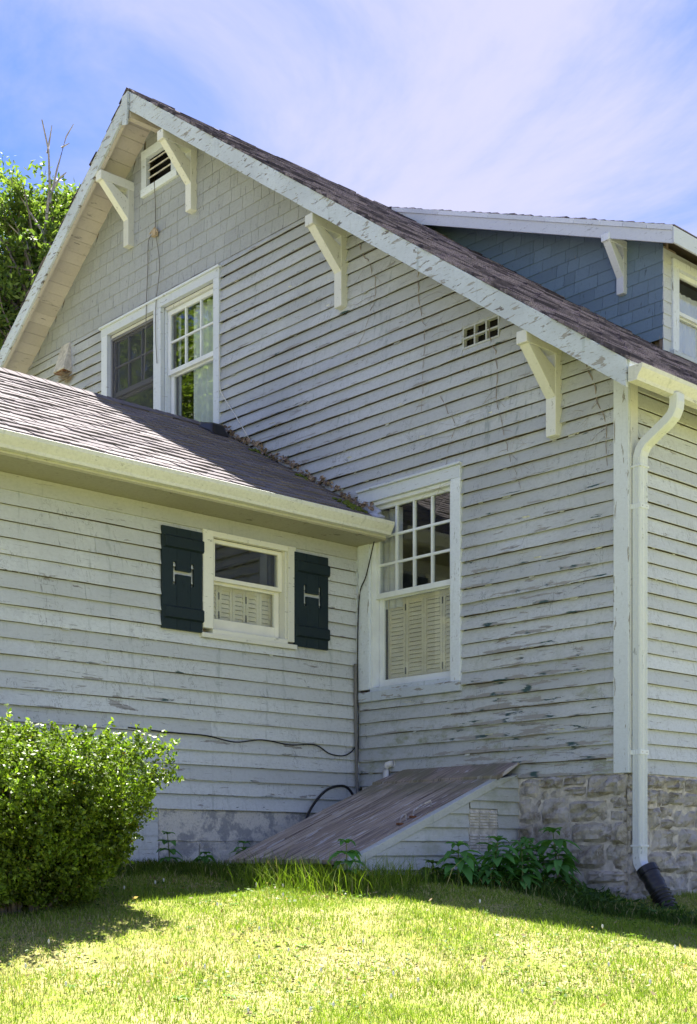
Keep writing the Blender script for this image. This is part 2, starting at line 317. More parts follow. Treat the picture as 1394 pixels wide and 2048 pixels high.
def piece(T, b0, b1, t0, t1, z0, z1, th, step=0.22, wav=0.004, seed=0.0, top=0.003, sag=0.003, kf=0.013):
    """one lapped board: thick butt at the bottom, thin top tucked under the next row"""
    n = max(1, int((b1 - b0) / step)); mb = MB(); vs = []
    for i in range(n + 1):
        f = i / n; ub = b0 + (b1 - b0) * f; ut = t0 + (t1 - t0) * f
        o = th + wav * nz(ub * 1.7, z0 * 9, seed) + 0.5 * wav * nz(ub * 7, z0 * 9, seed + 5)
        zz = z0 + sag * nz(ub * 0.9, z0 * 7, seed + 9) + sag * 0.5 * nz(ub * 6, z0 * 7, seed + 3)
        lp = min(.006, o * .4); vs += [T(ub, -0.004, zz + kf), T(ub, o - lp, zz + kf), T(ub, o - lp, zz), T(ub, o, zz), T(ub, o + 0.0005, zz + 0.004), T(ut, top, z1)]
    fs = []
    for i in range(n):
        a, b = 6 * i, 6 * i + 6; fs += [(a + q, b + q, b + q + 1, a + q + 1) for q in range(5)]
    e = 6 * n; fs += [(0, 1, 5), (1, 2, 3, 4, 5), (e, e + 5, e + 1), (e + 1, e + 5, e + 4, e + 3, e + 2)]
    return mb.add(vs, fs)
def spans(a, b, z0, z1, holes):
    seg = [(a, b)]
    for (h0, h1, k0, k1) in holes:
        if z1 <= k0 + 0.012 or z0 >= k1 - 0.012: continue
        ns = []
        for (s, e) in seg:
            if h1 <= s or h0 >= e: ns.append((s, e)); continue
            if h0 - s > 0.02: ns.append((s, h0))
            if e - h1 > 0.02: ns.append((h1, e))
        seg = ns
    return seg
def course_wall(parent, T, zb, zt, ex, lo, hi, holes, mat, name, lens, th=0.013, lap=0.016, step=0.22, wav=0.004, seed=0, zmax=None, gap=0.0018, sag=0.003):
    """rows of boards or shingles; lo(z), hi(z) bound the wall, holes are (u0,u1,z0,z1)"""
    z = zb; row = 0; cnt = 0
    while z < zt - 0.02:
        z1 = min(z + ex, zt); zz1 = min(z1 + lap, zt + 0.003)
        L0, H0, L1, H1 = lo(z), hi(z), lo(zz1), hi(zz1)
        if L1 > H1: L1 = H1 = (L1 + H1) / 2
        if H0 - L0 > 0.03:
            for (s, e) in spans(L0, H0, z, z1, holes):
                u = s
                while u < e - 1e-4:
                    l = random.uniform(*lens); v = e if (e - u - l) < lens[0] * 0.5 else u + l
                    b0, b1 = u, v - (gap if v < e else 0)
                    t0 = L1 if u <= L0 + 1e-4 else max(b0, L1)
                    t1 = min(b1, H1) if b1 > H1 else b1
                    if t0 > t1: t0 = t1 = (t0 + t1) / 2
                    dz = random.uniform(-.0025, .0025) if lens[1] < 1 else 0
                    pc = piece(T, b0, b1, t0, t1, z + dz, zz1, th * random.uniform(.85, 1.15), step, wav, seed + row * 1.37, sag=sag).build(name, mat, parent); cnt += 1
                    u = v
            for (h0, h1, k0, k1) in holes:
                a_, b_ = max(h0, L0), min(h1, H0)
                if b_ - a_ < .02: continue
                if z + .004 < k1 < z1 - .004:
                    f_ = 1 - (k1 - z) / ex; a_, b_ = max(h0, L1), min(h1, H1); piece(T, a_, b_, a_, b_, k1 + .001, zz1, max(.005, th * f_), step, 0, seed, sag=0).build(name, mat, parent)
                if z + .004 < k0 < z1 - .004:
                    piece(T, a_, b_, a_, b_, z, k0 - .001, th, step, wav, seed + row * 1.37, top=max(.004, th * (1 - (k0 - z) / ex)), sag=sag).build(name, mat, parent)
        z = z1; row += 1
    return cnt
def backing(T, zb, zt, lo, hi, holes, thick=0.09, n=60, off=.05):
    mb = MB(); zs = sorted(set([zb, zt] + [k for h in holes for k in h[2:] if zb < k < zt] + list(np.linspace(zb, zt, n))))
    for z0, z1 in zip(zs[:-1], zs[1:]):
        for (s, e) in spans(lo(z0), hi(z0), z0 + 0.0121, z1 - 0.0121 if z1 - z0 > .03 else z0 + .0122, holes):
            t0 = max(s, lo(z1)); t1 = min(e, hi(z1)); t1 = max(t1, t0 + .001)
            mb.hexa([T(s, -off, z0), T(e, -off, z0), T(e, -thick, z0), T(s, -thick, z0), T(t0, -off, z1), T(t1, -off, z1), T(t1, -thick, z1), T(t0, -thick, z1)])
    return mb

def chk(z): return (ZS - 0.006 - z) / SL
g_lo = lambda z: XR - chk(z); g_hi = lambda z: min(-0.115, XR + chk(z)); c_lo = lambda z: max(-12.0, XR - chk(z))
U_H = (-7.255, -5.025, 4.60, 6.315); W_H = (-2.935, -1.675, 1.648, 3.575); V_H = (-6.44, -5.765, 7.52, 8.02); GV_H = (-1.66, -1.255, 4.515, 4.70); HD_H = (-8.12, -7.90, 5.98, 6.30)
ZT = 6.36
gable = part('gable_wall', backing(GA, 0.90, ZS - 0.05, c_lo, lambda z: min(-.02, XR + chk(z)), [U_H, W_H, V_H, GV_H]), 'sheathing')
course_wall(gable, GA, 0.885, ZT, 0.1152, lambda z: max(g_lo(z), -9.6), g_hi, [U_H, W_H, GV_H, HD_H], 'siding_gable', 'clapboard', (1.9, 4.4), th=0.027, lap=-.0015, step=0.12, wav=0.010, sag=0.009)
course_wall(gable, GA, ZT, ZS - 0.075, 0.1365, g_lo, lambda z: XR + chk(z), [U_H, V_H, HD_H], 'shingle_gable', 'wall_shingle', (0.11, 0.25), th=0.011, lap=0.012, step=0.3, wav=0.002, seed=40, gap=0.004, sag=0.002)
side = part('side_wall', MB().box((-0.10, 0.05, 0.9), (-0.055, 8.95, 3.95)), 'sheathing')
course_wall(side, SI, 0.885, 3.96, 0.1152, lambda z: 0.095, lambda z: 5.2, [], 'siding_side', 'clapboard', (2.2, 4.6), th=.027, lap=-.0015, seed=90, step=0.15, wav=0.005, sag=0.004)
wing = part('wing_wall', MB().box((XW - 0.10, -6.5, 0.2), (XW - 0.055, -1.69, 3.09)).box((XW - 0.10, -.85, 0.6), (XW - 0.055, 0.0, 3.09)).box((XW - 0.10, -1.69, .6), (XW - .055, -.85, 2.12)).box((XW - 0.10, -1.69, 2.955), (XW - .055, -.85, 3.09)), 'sheathing')
WW_H = (-1.774, -0.773, 2.058, 2.957)
course_wall(wing, WI, 0.64, 2.955, 0.1225, lambda z: -6.5, lambda z: -0.022, [WW_H], 'siding_wing', 'clapboard', (1.6, 3.9), seed=140, th=0.027, lap=-.0015, step=0.12, wav=0.006, sag=0.005)
course_wall(wing, WI, 0.20, 0.64, 0.110, lambda z: -6.5, lambda z: -2.2, [], 'siding_wing', 'clapboard', (2.0, 4.0), seed=160, th=0.007, step=0.3, wav=0.002, sag=0.001)
part('frieze_board', MB().box((XW + 0.0, -6.5, 2.952), (XW + 0.02, -0.02, 3.072)), 'frieze_shaded')
part('wing_soffit', MB().box((XW - .02, -6.55, 3.074), (-2.575, -0.018, 3.09)), 'eave_tan')
part('corner_board', MB().box((-0.115, -0.026, 0.885), (0.022, 0.0, 3.86)), 'trim_vertical', bevel=0.003)
part('corner_board', MB().box((0.0, 0.001, 0.885), (0.024, 0.095, 3.86)), 'bracket_paint', bevel=0.003)
part('corner_strip', MB().box((XW - .0, -0.03, 0.66), (XW + 0.024, -0.002, 3.07)), 'trim_vertical', bevel=0.003)
part('back_wall', MB().box((-12, 8.95, 0), (0, 9, 3.95)).prism([(-12, 8.95, 3.95), (0, 8.95, 3.95), (XR, 8.95, ZS)], (0, .05, 0)), 'siding_side')
part('west_wall', MB().box((-12.05, 0, 0), (-12, 9, 3.95)), 'siding_side')
part('wing_end_wall', MB().box((-7.3, -6.5, 0.1), (XW - .05, -6.45, 3.05)).prism([(-7.3, -6.5, 3.05), (XW - .05, -6.5, 3.05), (-5.133, -6.5, 4.6)], (0, .05, 0)), 'siding_wing')
part('wing_far_wall', MB().box((-7.35, -6.45, 0.1), (-7.3, -.05, 3.05)), 'siding_wing')

# ---- main roof
roof = hp(empty('roof'))
def slope_box(mb, x0, x1, y0, y1, lift, th):           # slab following the roof pitch on either side of the ridge
    z0, z1 = soff(x0) + lift, soff(x1) + lift
    mb.hexa([(x0, y0, z0), (x1, y0, z1), (x1, y1, z1), (x0, y1, z0), (x0, y0, z0 + th), (x1, y0, z1 + th), (x1, y1, z1 + th), (x0, y1, z0 + th)])
slope_box(mbx := MB(), XR, 0.30, 0.0, 9.4, 0, 0.022); slope_box(mbx, -12.4, XR, 0.0, 9.4, 0, 0.022); mbx.build('roof_deck', 'sheathing', roof)
dx = 0.118; k = 0
for sgn, x_end in ((-1, -11.5), (1, 0.28)):
    x = XR
    while (x > x_end) if sgn < 0 else (x < x_end):
        xa, xb = sorted((x, x + sgn * dx)); xb = min(xb, 0.29)
        mb = MB(); slope_box(mb, xa + 0.0022, xb - 0.0022, -OV - 0.002, -0.001 + random.uniform(-.004, .0), random.uniform(-.004, 0), 0.02); mb.build('soffit_board', 'soffit_paint', roof); x += sgn * dx
def shingle_field(y0, y1, x0, x1, zf, ex, tabw, th, skip=None, jy=0.012):
    """joined shingle tabs on a pitch z=zf(x) descending from x0 (ridge side) to x1 (eave side)"""
    s = (zf(x1) - zf(x0)) / abs(x1 - x0); c = 1 / math.sqrt(1 + s * s); sg = 1 if x1 > x0 else -1; L = abs(x1 - x0) / c; n = int(L / ex) + 1; mb = MB()
    for r in range(n):
        d1 = L - r * ex; d0 = max(d1 - ex * 1.25, 0)
        if d1 <= 0.02: continue
        y = y0 + random.uniform(-jy, jy) - (tabw * 0.5 if r % 2 else 0); first = True
        while y < y1:
            a = max(y, y0 + (random.uniform(-jy, jy) if first else 0)); b = min(y + tabw - 0.008, y1); first = False
            if b - a > 0.02 and not (skip and skip(x0 + sg * d1 * c, a, b)):
                xa, xb = x0 + sg * d0 * c, x0 + sg * (d1 + random.uniform(-.006, .006)) * c; za, zb = zf(x0) + s * d0 * c, zf(x0) + s * d1 * c; t = th * random.uniform(.6, 1.3)
                mb.add([(xa, a, za), (xb, a, zb), (xb, b, zb), (xa, b, za), (xa, a, za + .002), (xb, a, zb + t), (xb, b, zb + t), (xa, b, za + .002)], [(4, 5, 6, 7), (0, 1, 5, 4), (1, 2, 6, 5), (2, 3, 7, 6)])
            y += tabw
    return mb
zt_ = lambda x: soff(x) + 0.024
tag(shingle_field(-0.455, 9.4, XR, 0.335, zt_, 0.14, 0.30, 0.030, jy=0.02).build('roof_shingles', 'roof_shingle_old', roof), kind='stuff')
tag(shingle_field(-0.455, 9.4, XR, -12.4, zt_, 0.135, 0.6, 0.014, jy=0.012).build('roof_shingles', 'roof_shingle_old', roof), kind='stuff')
rc = MB()
y = -0.46
while y < 9.4:
    rc.add([(XR - .15, y, ZS + .044 - .108), (XR, y, ZS + .05), (XR + .15, y, ZS + .044 - .108), (XR - .15, y + .2, ZS + .038 - .108), (XR, y + .2, ZS + .042), (XR + .15, y + .2, ZS + .038 - .108)], [(0, 1, 4, 3), (1, 2, 5, 4)]); y += 0.14
rc.build('ridge_cap', 'roof_shingle_old', roof)
def rake(x0, x1, y0, y1, top, bot, n=28, seed=0, mat='trim_worn', name='barge_board'):
    vs, fs = [], []
    for i in range(n + 1):
        x = x0 + (x1 - x0) * i / n; jb = 0.006 * nz(x * 3, seed, 1) + 0.004 * nz(x * 13, seed, 2); jy = 0.004 * nz(x * 1.3, seed, 4)
        zt, zb = top(x), bot(x) + jb; vs += [(x, y0 + jy, zb), (x, y0 + jy, zt), (x, y1 + jy, zt), (x, y1 + jy, zb)]
    for i in range(n):
        a, b = 4 * i, 4 * i + 4; fs += [(a, b, b + 1, a + 1), (a + 1, b + 1, b + 2, a + 2), (a + 2, b + 2, b + 3, a + 3), (a + 3, b + 3, b, a)]
    e = 4 * n; fs += [(0, 1, 2, 3), (e + 3, e + 2, e + 1, e)]
    return hp(MB().add(vs, fs).build(name, mat))
rake(XR + 0.004, 0.30, -OV - 0.03, -OV - 0.004, lambda x: soff(x) + .02, lambda x: soff(x) - .178, 60, 1)
rake(-12.3, XR - 0.004, -OV - 0.03, -OV - 0.004, lambda x: soff(x) + .02, lambda x: soff(x) - .178, 60, 2)
rake(-12.3, XR - 0.03, -OV - 0.002, -OV + 0.03, lambda x: soff(x) - .14, lambda x: soff(x) - .19, 40, 3, 'soffit_paint', 'rake_batten')
part('ridge_pendant', MB().hexa([(XR - .05, -.485, 8.03), (XR + .035, -.485, 8.0), (XR + .03, -.455, 8.02), (XR - .045, -.455, 8.04), (XR - .055, -.487, 8.33), (XR + .05, -.487, 8.34), (XR + .05, -.452, 8.34), (XR - .055, -.452, 8.33)]), 'trim_worn', bevel=0.004)
part('ridge_beam', MB().box((XR - .035, -.44, 8.1), (XR + .035, 0, 8.33)), 'soffit_paint')
part('fascia', MB().box((0.29, -0.42, 3.66), (0.312, 9.4, 3.80)), 'trim')
# ---- eave gutters: K-profile swept along Y
def gutter(name, xb, sx, zt, y0, y1, mat):
    pr = [(0, 0), (0, -.108), (.070, -.108), (.078, -.085), (.102, -.052), (.116, -.030), (.120, 0), (.112, 0.004), (.110, -.028), (.094, -.054), (.070, -.088), (.066, -.100), (.006, -.100), (.006, 0)]
    n = 26; rings = []
    for i in range(n + 1):
        y = y0 + (y1 - y0) * i / n; d = 0.004 * nz(y * .8, 3, 1); rings.append([(xb + sx * px, y, zt + pz + d) for px, pz in pr])
    o = part(name, MB().sweep(rings, None), mat)
    for y in (y0 + 0.0015, y1 - 0.0015):
        MB().prism([(xb + sx * a, y - .001, zt + b) for a, b in ((0, 0), (0, -.108), (.070, -.108), (.078, -.085), (.102, -.052), (.116, -.03), (.12, 0))], (0, .002, 0)).build('end_cap', mat, o).matrix_parent_inverse = o.matrix_world.inverted() if False else Matrix()
    return o
gutter('gutter', 0.313, 1, 3.742, -0.435, 9.3, 'gutter_paint')
gutter('gutter', -2.578, 1, 3.213, -6.6, -0.03, 'gutter_paint')
part('wing_fascia', MB().box((-2.60, -6.6, 3.08), (-2.580, -0.022, 3.225)), 'gutter_paint')
# ---- downspout: rectangular tube
def rect_tube(path, wx, wy, rib=0.0):
    mb = MB(); rings = []; pts = [Vector(p) for p in path]
    for i, p in enumerate(pts):
        t = (pts[min(i + 1, len(pts) - 1)] - pts[max(0, i - 1)]).normalized(); bx = Vector((0, 1, 0)); a = t.cross(bx).normalized() if abs(t.y) < .9 else Vector((1, 0, 0)); b = a.cross(t).normalized(); ring = []
        for u, v in ((-1, -.8), (-.8, -1), (.8, -1), (1, -.8), (1, .8), (.8, 1), (-.8, 1), (-1, .8)): ring.append(p + a * u * wx / 2 + b * v * wy / 2)
        rings.append(ring)
    return mb.sweep(rings, None)
ds = part('downspout', rect_tube([(.375, .075, 3.645), (.378, .075, 3.59), (.372, .075, 3.545), (.35, .073, 3.50), (.30, .072, 3.46), (.20, .068, 3.40), (.12, .062, 3.345), (.085, .06, 3.30), (.070, .058, 3.25), (.066, .057, 3.15), (.066, .057, .40), (.066, .057, .26), (.072, .056, .215), (.09, .053, .18), (.125, .048, .145), (.15, .045, .12)], .078, .098), 'downspout_paint')
for z in (3.17, .33): MB().box((.020, .002, z), (.112, .112, z + .014)).build('crimp_ring', 'downspout_paint', ds)
for z in (2.86, 1.02):
    for q in (.03, .085): MB().tube([(.109, q, z + .018), (.1125, q, z + .018)], .005, 8).build('screw', 'steel', ds)
for z in (2.86, 1.02): MB().box((.022, .004, z), (.110, .110, z + .035)).build('strap', 'downspout_paint', ds)
for k, yy in enumerate((.022, .040, .074, .092)): MB().box((.102, yy - .003, .28), (.108, yy + .003, 3.24)).build('rib', 'downspout_paint', ds)
for k, xx in enumerate((.044, .066, .088)): MB().box((xx - .003, .0035, .28), (xx + .003, .010, 3.24)).build('rib', 'downspout_paint', ds)

# ---- brackets
def bracket(xc, zb, ztop, zjoin, y_wall=0.0, w=.1, arm=.44, pt=.085, mat='bracket_paint', sc=1.0, facing=-1):
    b = hp(empty('bracket', (0, 0, 0))); h = w / 2; f = lambda y: y_wall - y
    MB().box((xc - h, f(pt), zb), (xc + h, f(.0), ztop - .098 * sc)).build('post', mat, b, bevel=.005)
    MB().box((xc - h - .002, f(arm), ztop - .1 * sc), (xc + h + .002, f(0), ztop)).build('arm', mat, b, bevel=.006)
    y0, y1 = pt - .005, arm - .03; za, zz = zjoin, ztop - .098 * sc; t = .115 * sc
    MB().prism([(xc - h + .004, f(y0), za), (xc - h + .004, f(y1), zz), (xc - h + .004, f(y1 - t), zz), (xc - h + .004, f(y0), za + t * 2.0)], (w - .008, 0, 0)).build('brace', mat, b, bevel=.004)
    return b
bracket(-.668, 3.55, 4.285, 3.84); bracket(-3.152, 5.31, 6.05, 5.62); bracket(-5.49, 7.03, 7.745, 7.30); bracket(-6.668, 7.05, 7.765, 7.33)
bracket(-2.73, 6.37, 6.945, 6.54, YD, w=.095, arm=.345, pt=.07, mat='trim', sc=.8)

# ---- windows (gable-facing units use T, sizes in wall coordinates)
def bx(T, u0, u1, o0, o1, z0, z1): 
    a = T(u0, o0, z0); b = T(u1, o1, z1); return tuple(min(p, q) for p, q in zip(a, b)), tuple(max(p, q) for p, q in zip(a, b))
def wbox(win, name, mat, T, u0, u1, o0, o1, z0, z1, bevel=.003):
    return MB().box(*bx(T, u0, u1, o0, o1, z0, z1)).build(name, mat, win, bevel=bevel)
def sash(win, T, u0, u1, z0, z1, o, mat, st=.045, rail=.05, nu=1, nz_=1, mun=.018, th=.035, bot=None):
    bot = bot or rail
    wbox(win, 'stile', mat, T, u0, u0 + st, o - th, o, z0, z1); wbox(win, 'stile', mat, T, u1 - st, u1, o - th, o, z0, z1)
    wbox(win, 'rail', mat, T, u0 + st, u1 - st, o - th + .001, o - .001, z1 - rail, z1); wbox(win, 'rail', mat, T, u0 + st, u1 - st, o - th + .001, o - .001, z0, z0 + bot)
    a, b, c, d = u0 + st, u1 - st, z0 + bot, z1 - rail
    us = [a + (b - a) * i / nu for i in range(nu + 1)]; zs = [c + (d - c) * i / nz_ for i in range(nz_ + 1)]
    for u in us[1:-1]: wbox(win, 'muntin', mat, T, u - mun / 2, u + mun / 2, o - th + .005, o - .004, c, d, 0)
    for z in zs[1:-1]: wbox(win, 'muntin', mat, T, a, b, o - th + .006, o - .005, z - mun / 2, z + mun / 2, 0)
    for i in range(nu):
        for j in range(nz_):
            p = MB(); e = random.uniform(-.0012, .0012); q = [(us[i], zs[j]), (us[i + 1], zs[j]), (us[i + 1], zs[j + 1]), (us[i], zs[j + 1])]
            p.prism([T(u, o - .020 + e * k_, z) for (u, z), k_ in zip(q, (0, 1, 1, 0))], Vector(T(0, -.003, 0)) - Vector(T(0, 0, 0))); p.build('pane', 'glass', win)
def room(win, T, u0, u1, z0, z1, dep=1.4, o=-.12):
    mb = MB(); a, b, c, d = u0, u1, z0, z1
    p = lambda u, oo, z: T(u, oo, z)
    mb.add([p(a, o, c), p(b, o, c), p(b, o, d), p(a, o, d), p(a, o - dep, c), p(b, o - dep, c), p(b, o - dep, d), p(a, o - dep, d)], [(4, 5, 6, 7), (0, 1, 5, 4), (2, 3, 7, 6), (1, 2, 6, 5), (3, 0, 4, 7)])
    mb.build('room_lining', 'room_dark', win)
def curtain(win, T, u0, u1, z0, z1, o, mat='curtain', amp=.018, fr=46):
    n = int((u1 - u0) / .012) + 2; vs = []; fs = []
    for i in range(n + 1):
        u = u0 + (u1 - u0) * i / n; q = o + amp * math.sin(u * fr + 2 * math.sin(u * 9)); vs += [T(u, q, z0), T(u, q, z1), T(u, q - .004, z0), T(u, q - .004, z1)]
    for i in range(n): a, b = 4 * i, 4 * i + 4; fs += [(a, b, b + 1, a + 1), (a + 2, a + 3, b + 3, b + 2)]
    MB().add(vs, fs).build('curtain', mat, win, smooth=True)
def louvers(win, T, u0, u1, z0, z1, o, n, mat='louver', st=.028):
    """hinged interior shutter panels of slats, each panel one mesh"""
    wd = (u1 - u0) / n
    for i in range(n):
        a, b = u0 + wd * i + .002, u0 + wd * (i + 1) - .002; mb = MB()
        mb.box(*bx(T, a, a + st, o - .02, o, z0, z1)); mb.box(*bx(T, b - st, b, o - .02, o, z0, z1)); mb.box(*bx(T, a + st, b - st, o - .019, o - .001, z0, z0 + .05)); mb.box(*bx(T, a + st, b - st, o - .019, o - .001, z1 - .04, z1))
        z = z0 + .052
        while z < z1 - .06:
            mb.hexa([T(a + st, o - .002, z), T(b - st, o - .002, z), T(b - st, o - .006, z - .001), T(a + st, o - .006, z - .001), T(a + st, o - .014, z + .036), T(b - st, o - .014, z + .036), T(b - st, o - .018, z + .035), T(a + st, o - .018, z + .035)]); z += .038
        mb.build('louver_shutter', mat, win)
        for zz in (z0 + .07, z1 - .12): 
            if i < n - 1 and i % 2 == 0: MB().box(*bx(T, b - .005, b + .009, o, o + .004, zz, zz + .06)).build('hinge', 'cable_grey', win)

# upper double window
uw = hp(empty('window'))
uw['label'] = 'twin double-hung window below the attic vent, left sash dark, right sash white'
wbox(uw, 'casing', 'trim', GA, -7.255, -7.135, -.02, .034, 4.62, 6.205); wbox(uw, 'casing', 'trim', GA, -5.122, -5.025, -.02, .034, 4.62, 6.205)
wbox(uw, 'casing', 'trim', GA, -6.205, -6.065, -.02, .034, 4.62, 6.204); wbox(uw, 'head_casing', 'trim', GA, -7.26, -5.02, -.02, .036, 6.205, 6.295); wbox(uw, 'drip_cap', 'trim', GA, -7.275, -5.005, -.02, .06, 6.296, 6.318)
wbox(uw, 'sill', 'trim', GA, -7.28, -5.0, -.1, .07, 4.585, 4.62)
for a, b in ((-7.135, -6.205), (-6.065, -5.122)):
    wbox(uw, 'jamb', 'trim', GA, a, a + .014, -.13, -.021, 4.62, 6.2); wbox(uw, 'jamb', 'trim', GA, b - .014, b, -.13, -.021, 4.62, 6.2); wbox(uw, 'head_jamb', 'bracket_paint', GA, a, b, -.13, -.021, 6.17, 6.203)
sash(uw, GA, -7.118, -6.222, 5.485, 6.168, -.035, 'sash_dark', .05, .055, 3, 2, .016); sash(uw, GA, -7.112, -6.228, 4.63, 5.50, -.072, 'sash_dark', .05, .04)
sash(uw, GA, -6.048, -5.138, 5.47, 6.168, -.050, 'sash_white', .05, .05, 3, 2, .020); sash(uw, GA, -6.042, -5.144, 4.63, 5.485, -.087, 'sash_white', .055, .035, bot=.07)
wbox(uw, 'storm_frame', 'sash_dark', GA, -7.12, -7.098, -.033, -.015, 4.63, 6.16); wbox(uw, 'storm_frame', 'sash_dark', GA, -7.097, -6.222, -.033, -.015, 6.135, 6.16)
curtain(uw, GA, -5.75, -5.15, 4.63, 6.15, -.17); curtain(uw, GA, -6.4, -6.22, 4.63, 5.9, -.19); curtain(uw, GA, -6.05, -5.98, 4.63, 6.15, -.19)
wbox(uw, 'insect_screen', 'insect_screen', GA, -7.097, -6.222, -.028, -.0265, 4.63, 6.134, 0)
room(uw, GA, -7.2, -5.1, 4.55, 6.3, 1.3, -.135)
# lower gable window, upper sash 4 x 3
lw = hp(empty('window')); lw['label'] = 'tall twelve-over-one window in the inner corner with shutters behind its lower sash'
wbox(lw, 'casing', 'trim_vertical', GA, -2.933, -2.79, -.02, .034, 1.76, 3.45); wbox(lw, 'casing', 'trim_vertical', GA, -1.785, -1.675, -.02, .034, 1.70, 3.45)
wbox(lw, 'head_casing', 'trim', GA, -2.935, -1.674, -.02, .036, 3.45, 3.555); wbox(lw, 'drip_cap', 'trim', GA, -2.94, -1.665, -.02, .058, 3.556, 3.578)
wbox(lw, 'sill', 'trim_worn', GA, -2.938, -1.668, -.10, .05, 1.65, 1.735); wbox(lw, 'stool', 'trim_worn', GA, -2.79, -1.785, -.10, .02, 1.736, 1.775)
for a, b in ((-2.79, -2.762), (-1.813, -1.785)): wbox(lw, 'jamb', 'sash_white', GA, a, b, -.13, .012, 1.775, 3.448)
wbox(lw, 'head_jamb', 'sash_white', GA, -2.762, -1.813, -.13, .01, 3.415, 3.448)
sash(lw, GA, -2.762, -1.813, 2.575, 3.414, -.03, 'sash_white', .036, .035, 4, 3, .022, bot=.05); sash(lw, GA, -2.758, -1.817, 1.776, 2.60, -.068, 'sash_white', .05, .035, bot=.07)
louvers(lw, GA, -2.74, -1.83, 1.82, 2.58, -.16, 4); curtain(lw, GA, -2.77, -2.55, 2.5, 3.40, -.15, 'blind', .012, 70)
wbox(lw, 'blue_tray', 'teal', GA, -2.06, -1.83, -.3, -.16, 2.60, 2.645)
room(lw, GA, -2.9, -1.7, 1.7, 3.5, 1.5, -.135)
# wing window
ww = hp(empty('window')); ww['label'] = 'small one-over-one cream window between two dark board shutters'
wbox(ww, 'casing', 'trim_wing', WI, -1.774, -1.672, -.02, .036, 2.14, 2.951); wbox(ww, 'casing', 'trim_wing', WI, -.861, -.773, -.02, .036, 2.12, 2.951); wbox(ww, 'head_casing', 'trim_wing', WI, -1.672, -.861, -.02, .03, 2.905, 2.951)
wbox(ww, 'sill', 'trim_wing', WI, -1.79, -.765, -.1, .045, 2.06, 2.10); wbox(ww, 'apron', 'trim_wing', WI, -1.672, -.861, -.1, .03, 2.101, 2.139)
for a, b in ((-1.672, -1.65), (-.883, -.861)): wbox(ww, 'jamb', 'trim_wing', WI, a, b, -.13, .015, 2.14, 2.904)
sash(ww, WI, -1.65, -.883, 2.555, 2.904, -.025, 'sash_cream', .042, .035, bot=.035); sash(ww, WI, -1.646, -.887, 2.14, 2.56, -.062, 'sash_cream', .05, .028, bot=.105)
louvers(ww, WI, -1.63, -.90, 2.2, 2.55, -.14, 5); room(ww, WI, -1.7, -.84, 2.1, 2.93, 1.2, -.135)
# board shutters with an H cut through
for (y0, y1, lab) in ((-2.186, -1.788, 'dark green board shutter left of the wing window'), (-.793, -.402, 'dark green board shutter right of the wing window')):
    sh = hp(empty('shutter')); sh['label'] = lab; W_ = y1 - y0; z0, z1 = 2.091, 2.913; H_ = z1 - z0
    U = [0, .27, .345, .357, .363, .70, .706, .715, .785, 1.0]; Zc = [0, .44, .543, .582, .665, 1.0]     # fractions, z from the bottom
    hole = lambda um, zm: (.27 < um < .345 and .44 < zm < .665) or (.715 < um < .785 and .44 < zm < .665) or (.27 < um < .785 and .543 < zm < .582)
    for (ua, ub) in ((0, .357), (.363, .70), (.706, 1.0)):
        mb = MB(); us = [u for u in U if ua <= u <= ub]
        for a, b in zip(us[:-1], us[1:]):
            for c_, d_ in zip(Zc[:-1], Zc[1:]):
                if not hole((a + b) / 2, (c_ + d_) / 2): mb.box(*bx(WI, y0 + a * W_, y0 + b * W_, .022, .042, z0 + c_ * H_, z0 + d_ * H_))
        mb.build('board', 'shutter_paint', sh)
    for zc in (.155, .845): 
        a = z0 + H_ * (zc - .055); mb = MB(); p = lambda u, o, z: WI(u, o, z); e = .012; t0, t1 = y0 + .012, y1 + .008
        mb.hexa([p(t0, .0425, a), p(t1, .0425, a), p(t1, .0425, a + .105), p(t0, .0425, a + .105), p(t0 + e, .064, a + e), p(t1 - .004, .064, a + e), p(t1 - .004, .064, a + .105 - e), p(t0 + e, .064, a + .105 - e)]); mb.build('batten', 'shutter_paint', sh)
# attic vent
av = hp(empty('attic_vent'))
wbox(av, 'casing', 'trim', GA, -6.44, -6.345, -.02, .034, 7.60, 8.0); wbox(av, 'casing', 'trim', GA, -5.875, -5.77, -.02, .034, 7.60, 8.0); wbox(av, 'sill', 'trim', GA, -6.445, -5.765, -.02, .04, 7.52, 7.60); wbox(av, 'head_casing', 'trim', GA, -6.44, -5.77, -.02, .036, 7.925, 8.02)
for k in range(4): 
    z = 7.63 + k * .085; mb = MB(); mb.hexa([GA(-6.345, .005, z), GA(-5.875, .005, z), GA(-5.875, .0, z - .012), GA(-6.345, .0, z - .012), GA(-6.345, -.06, z + .05), GA(-5.875, -.06, z + .05), GA(-5.875, -.065, z + .038), GA(-6.345, -.065, z + .038)]); mb.build('slat', 'vent_metal', av)
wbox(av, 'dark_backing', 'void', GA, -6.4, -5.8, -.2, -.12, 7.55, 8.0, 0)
# small wall grille near the rake
gv = hp(empty('wall_grille')); wbox(gv, 'frame', 'siding_gable', GA, -1.66, -1.255, -.02, .02, 4.515, 4.53, 0); wbox(gv, 'frame', 'siding_gable', GA, -1.66, -1.255, -.02, .02, 4.685, 4.70, 0)
for u in (-1.653, -1.525, -1.397, -1.262): wbox(gv, 'bar', 'siding_gable', GA, u - .008, u + .008, -.02, .019, 4.53, 4.685, 0)
wbox(gv, 'bar', 'siding_gable', GA, -1.66, -1.255, -.018, .017, 4.598, 4.612, 0); wbox(gv, 'dark_backing', 'void', GA, -1.67, -1.25, -.12, -.05, 4.5, 4.72, 0)
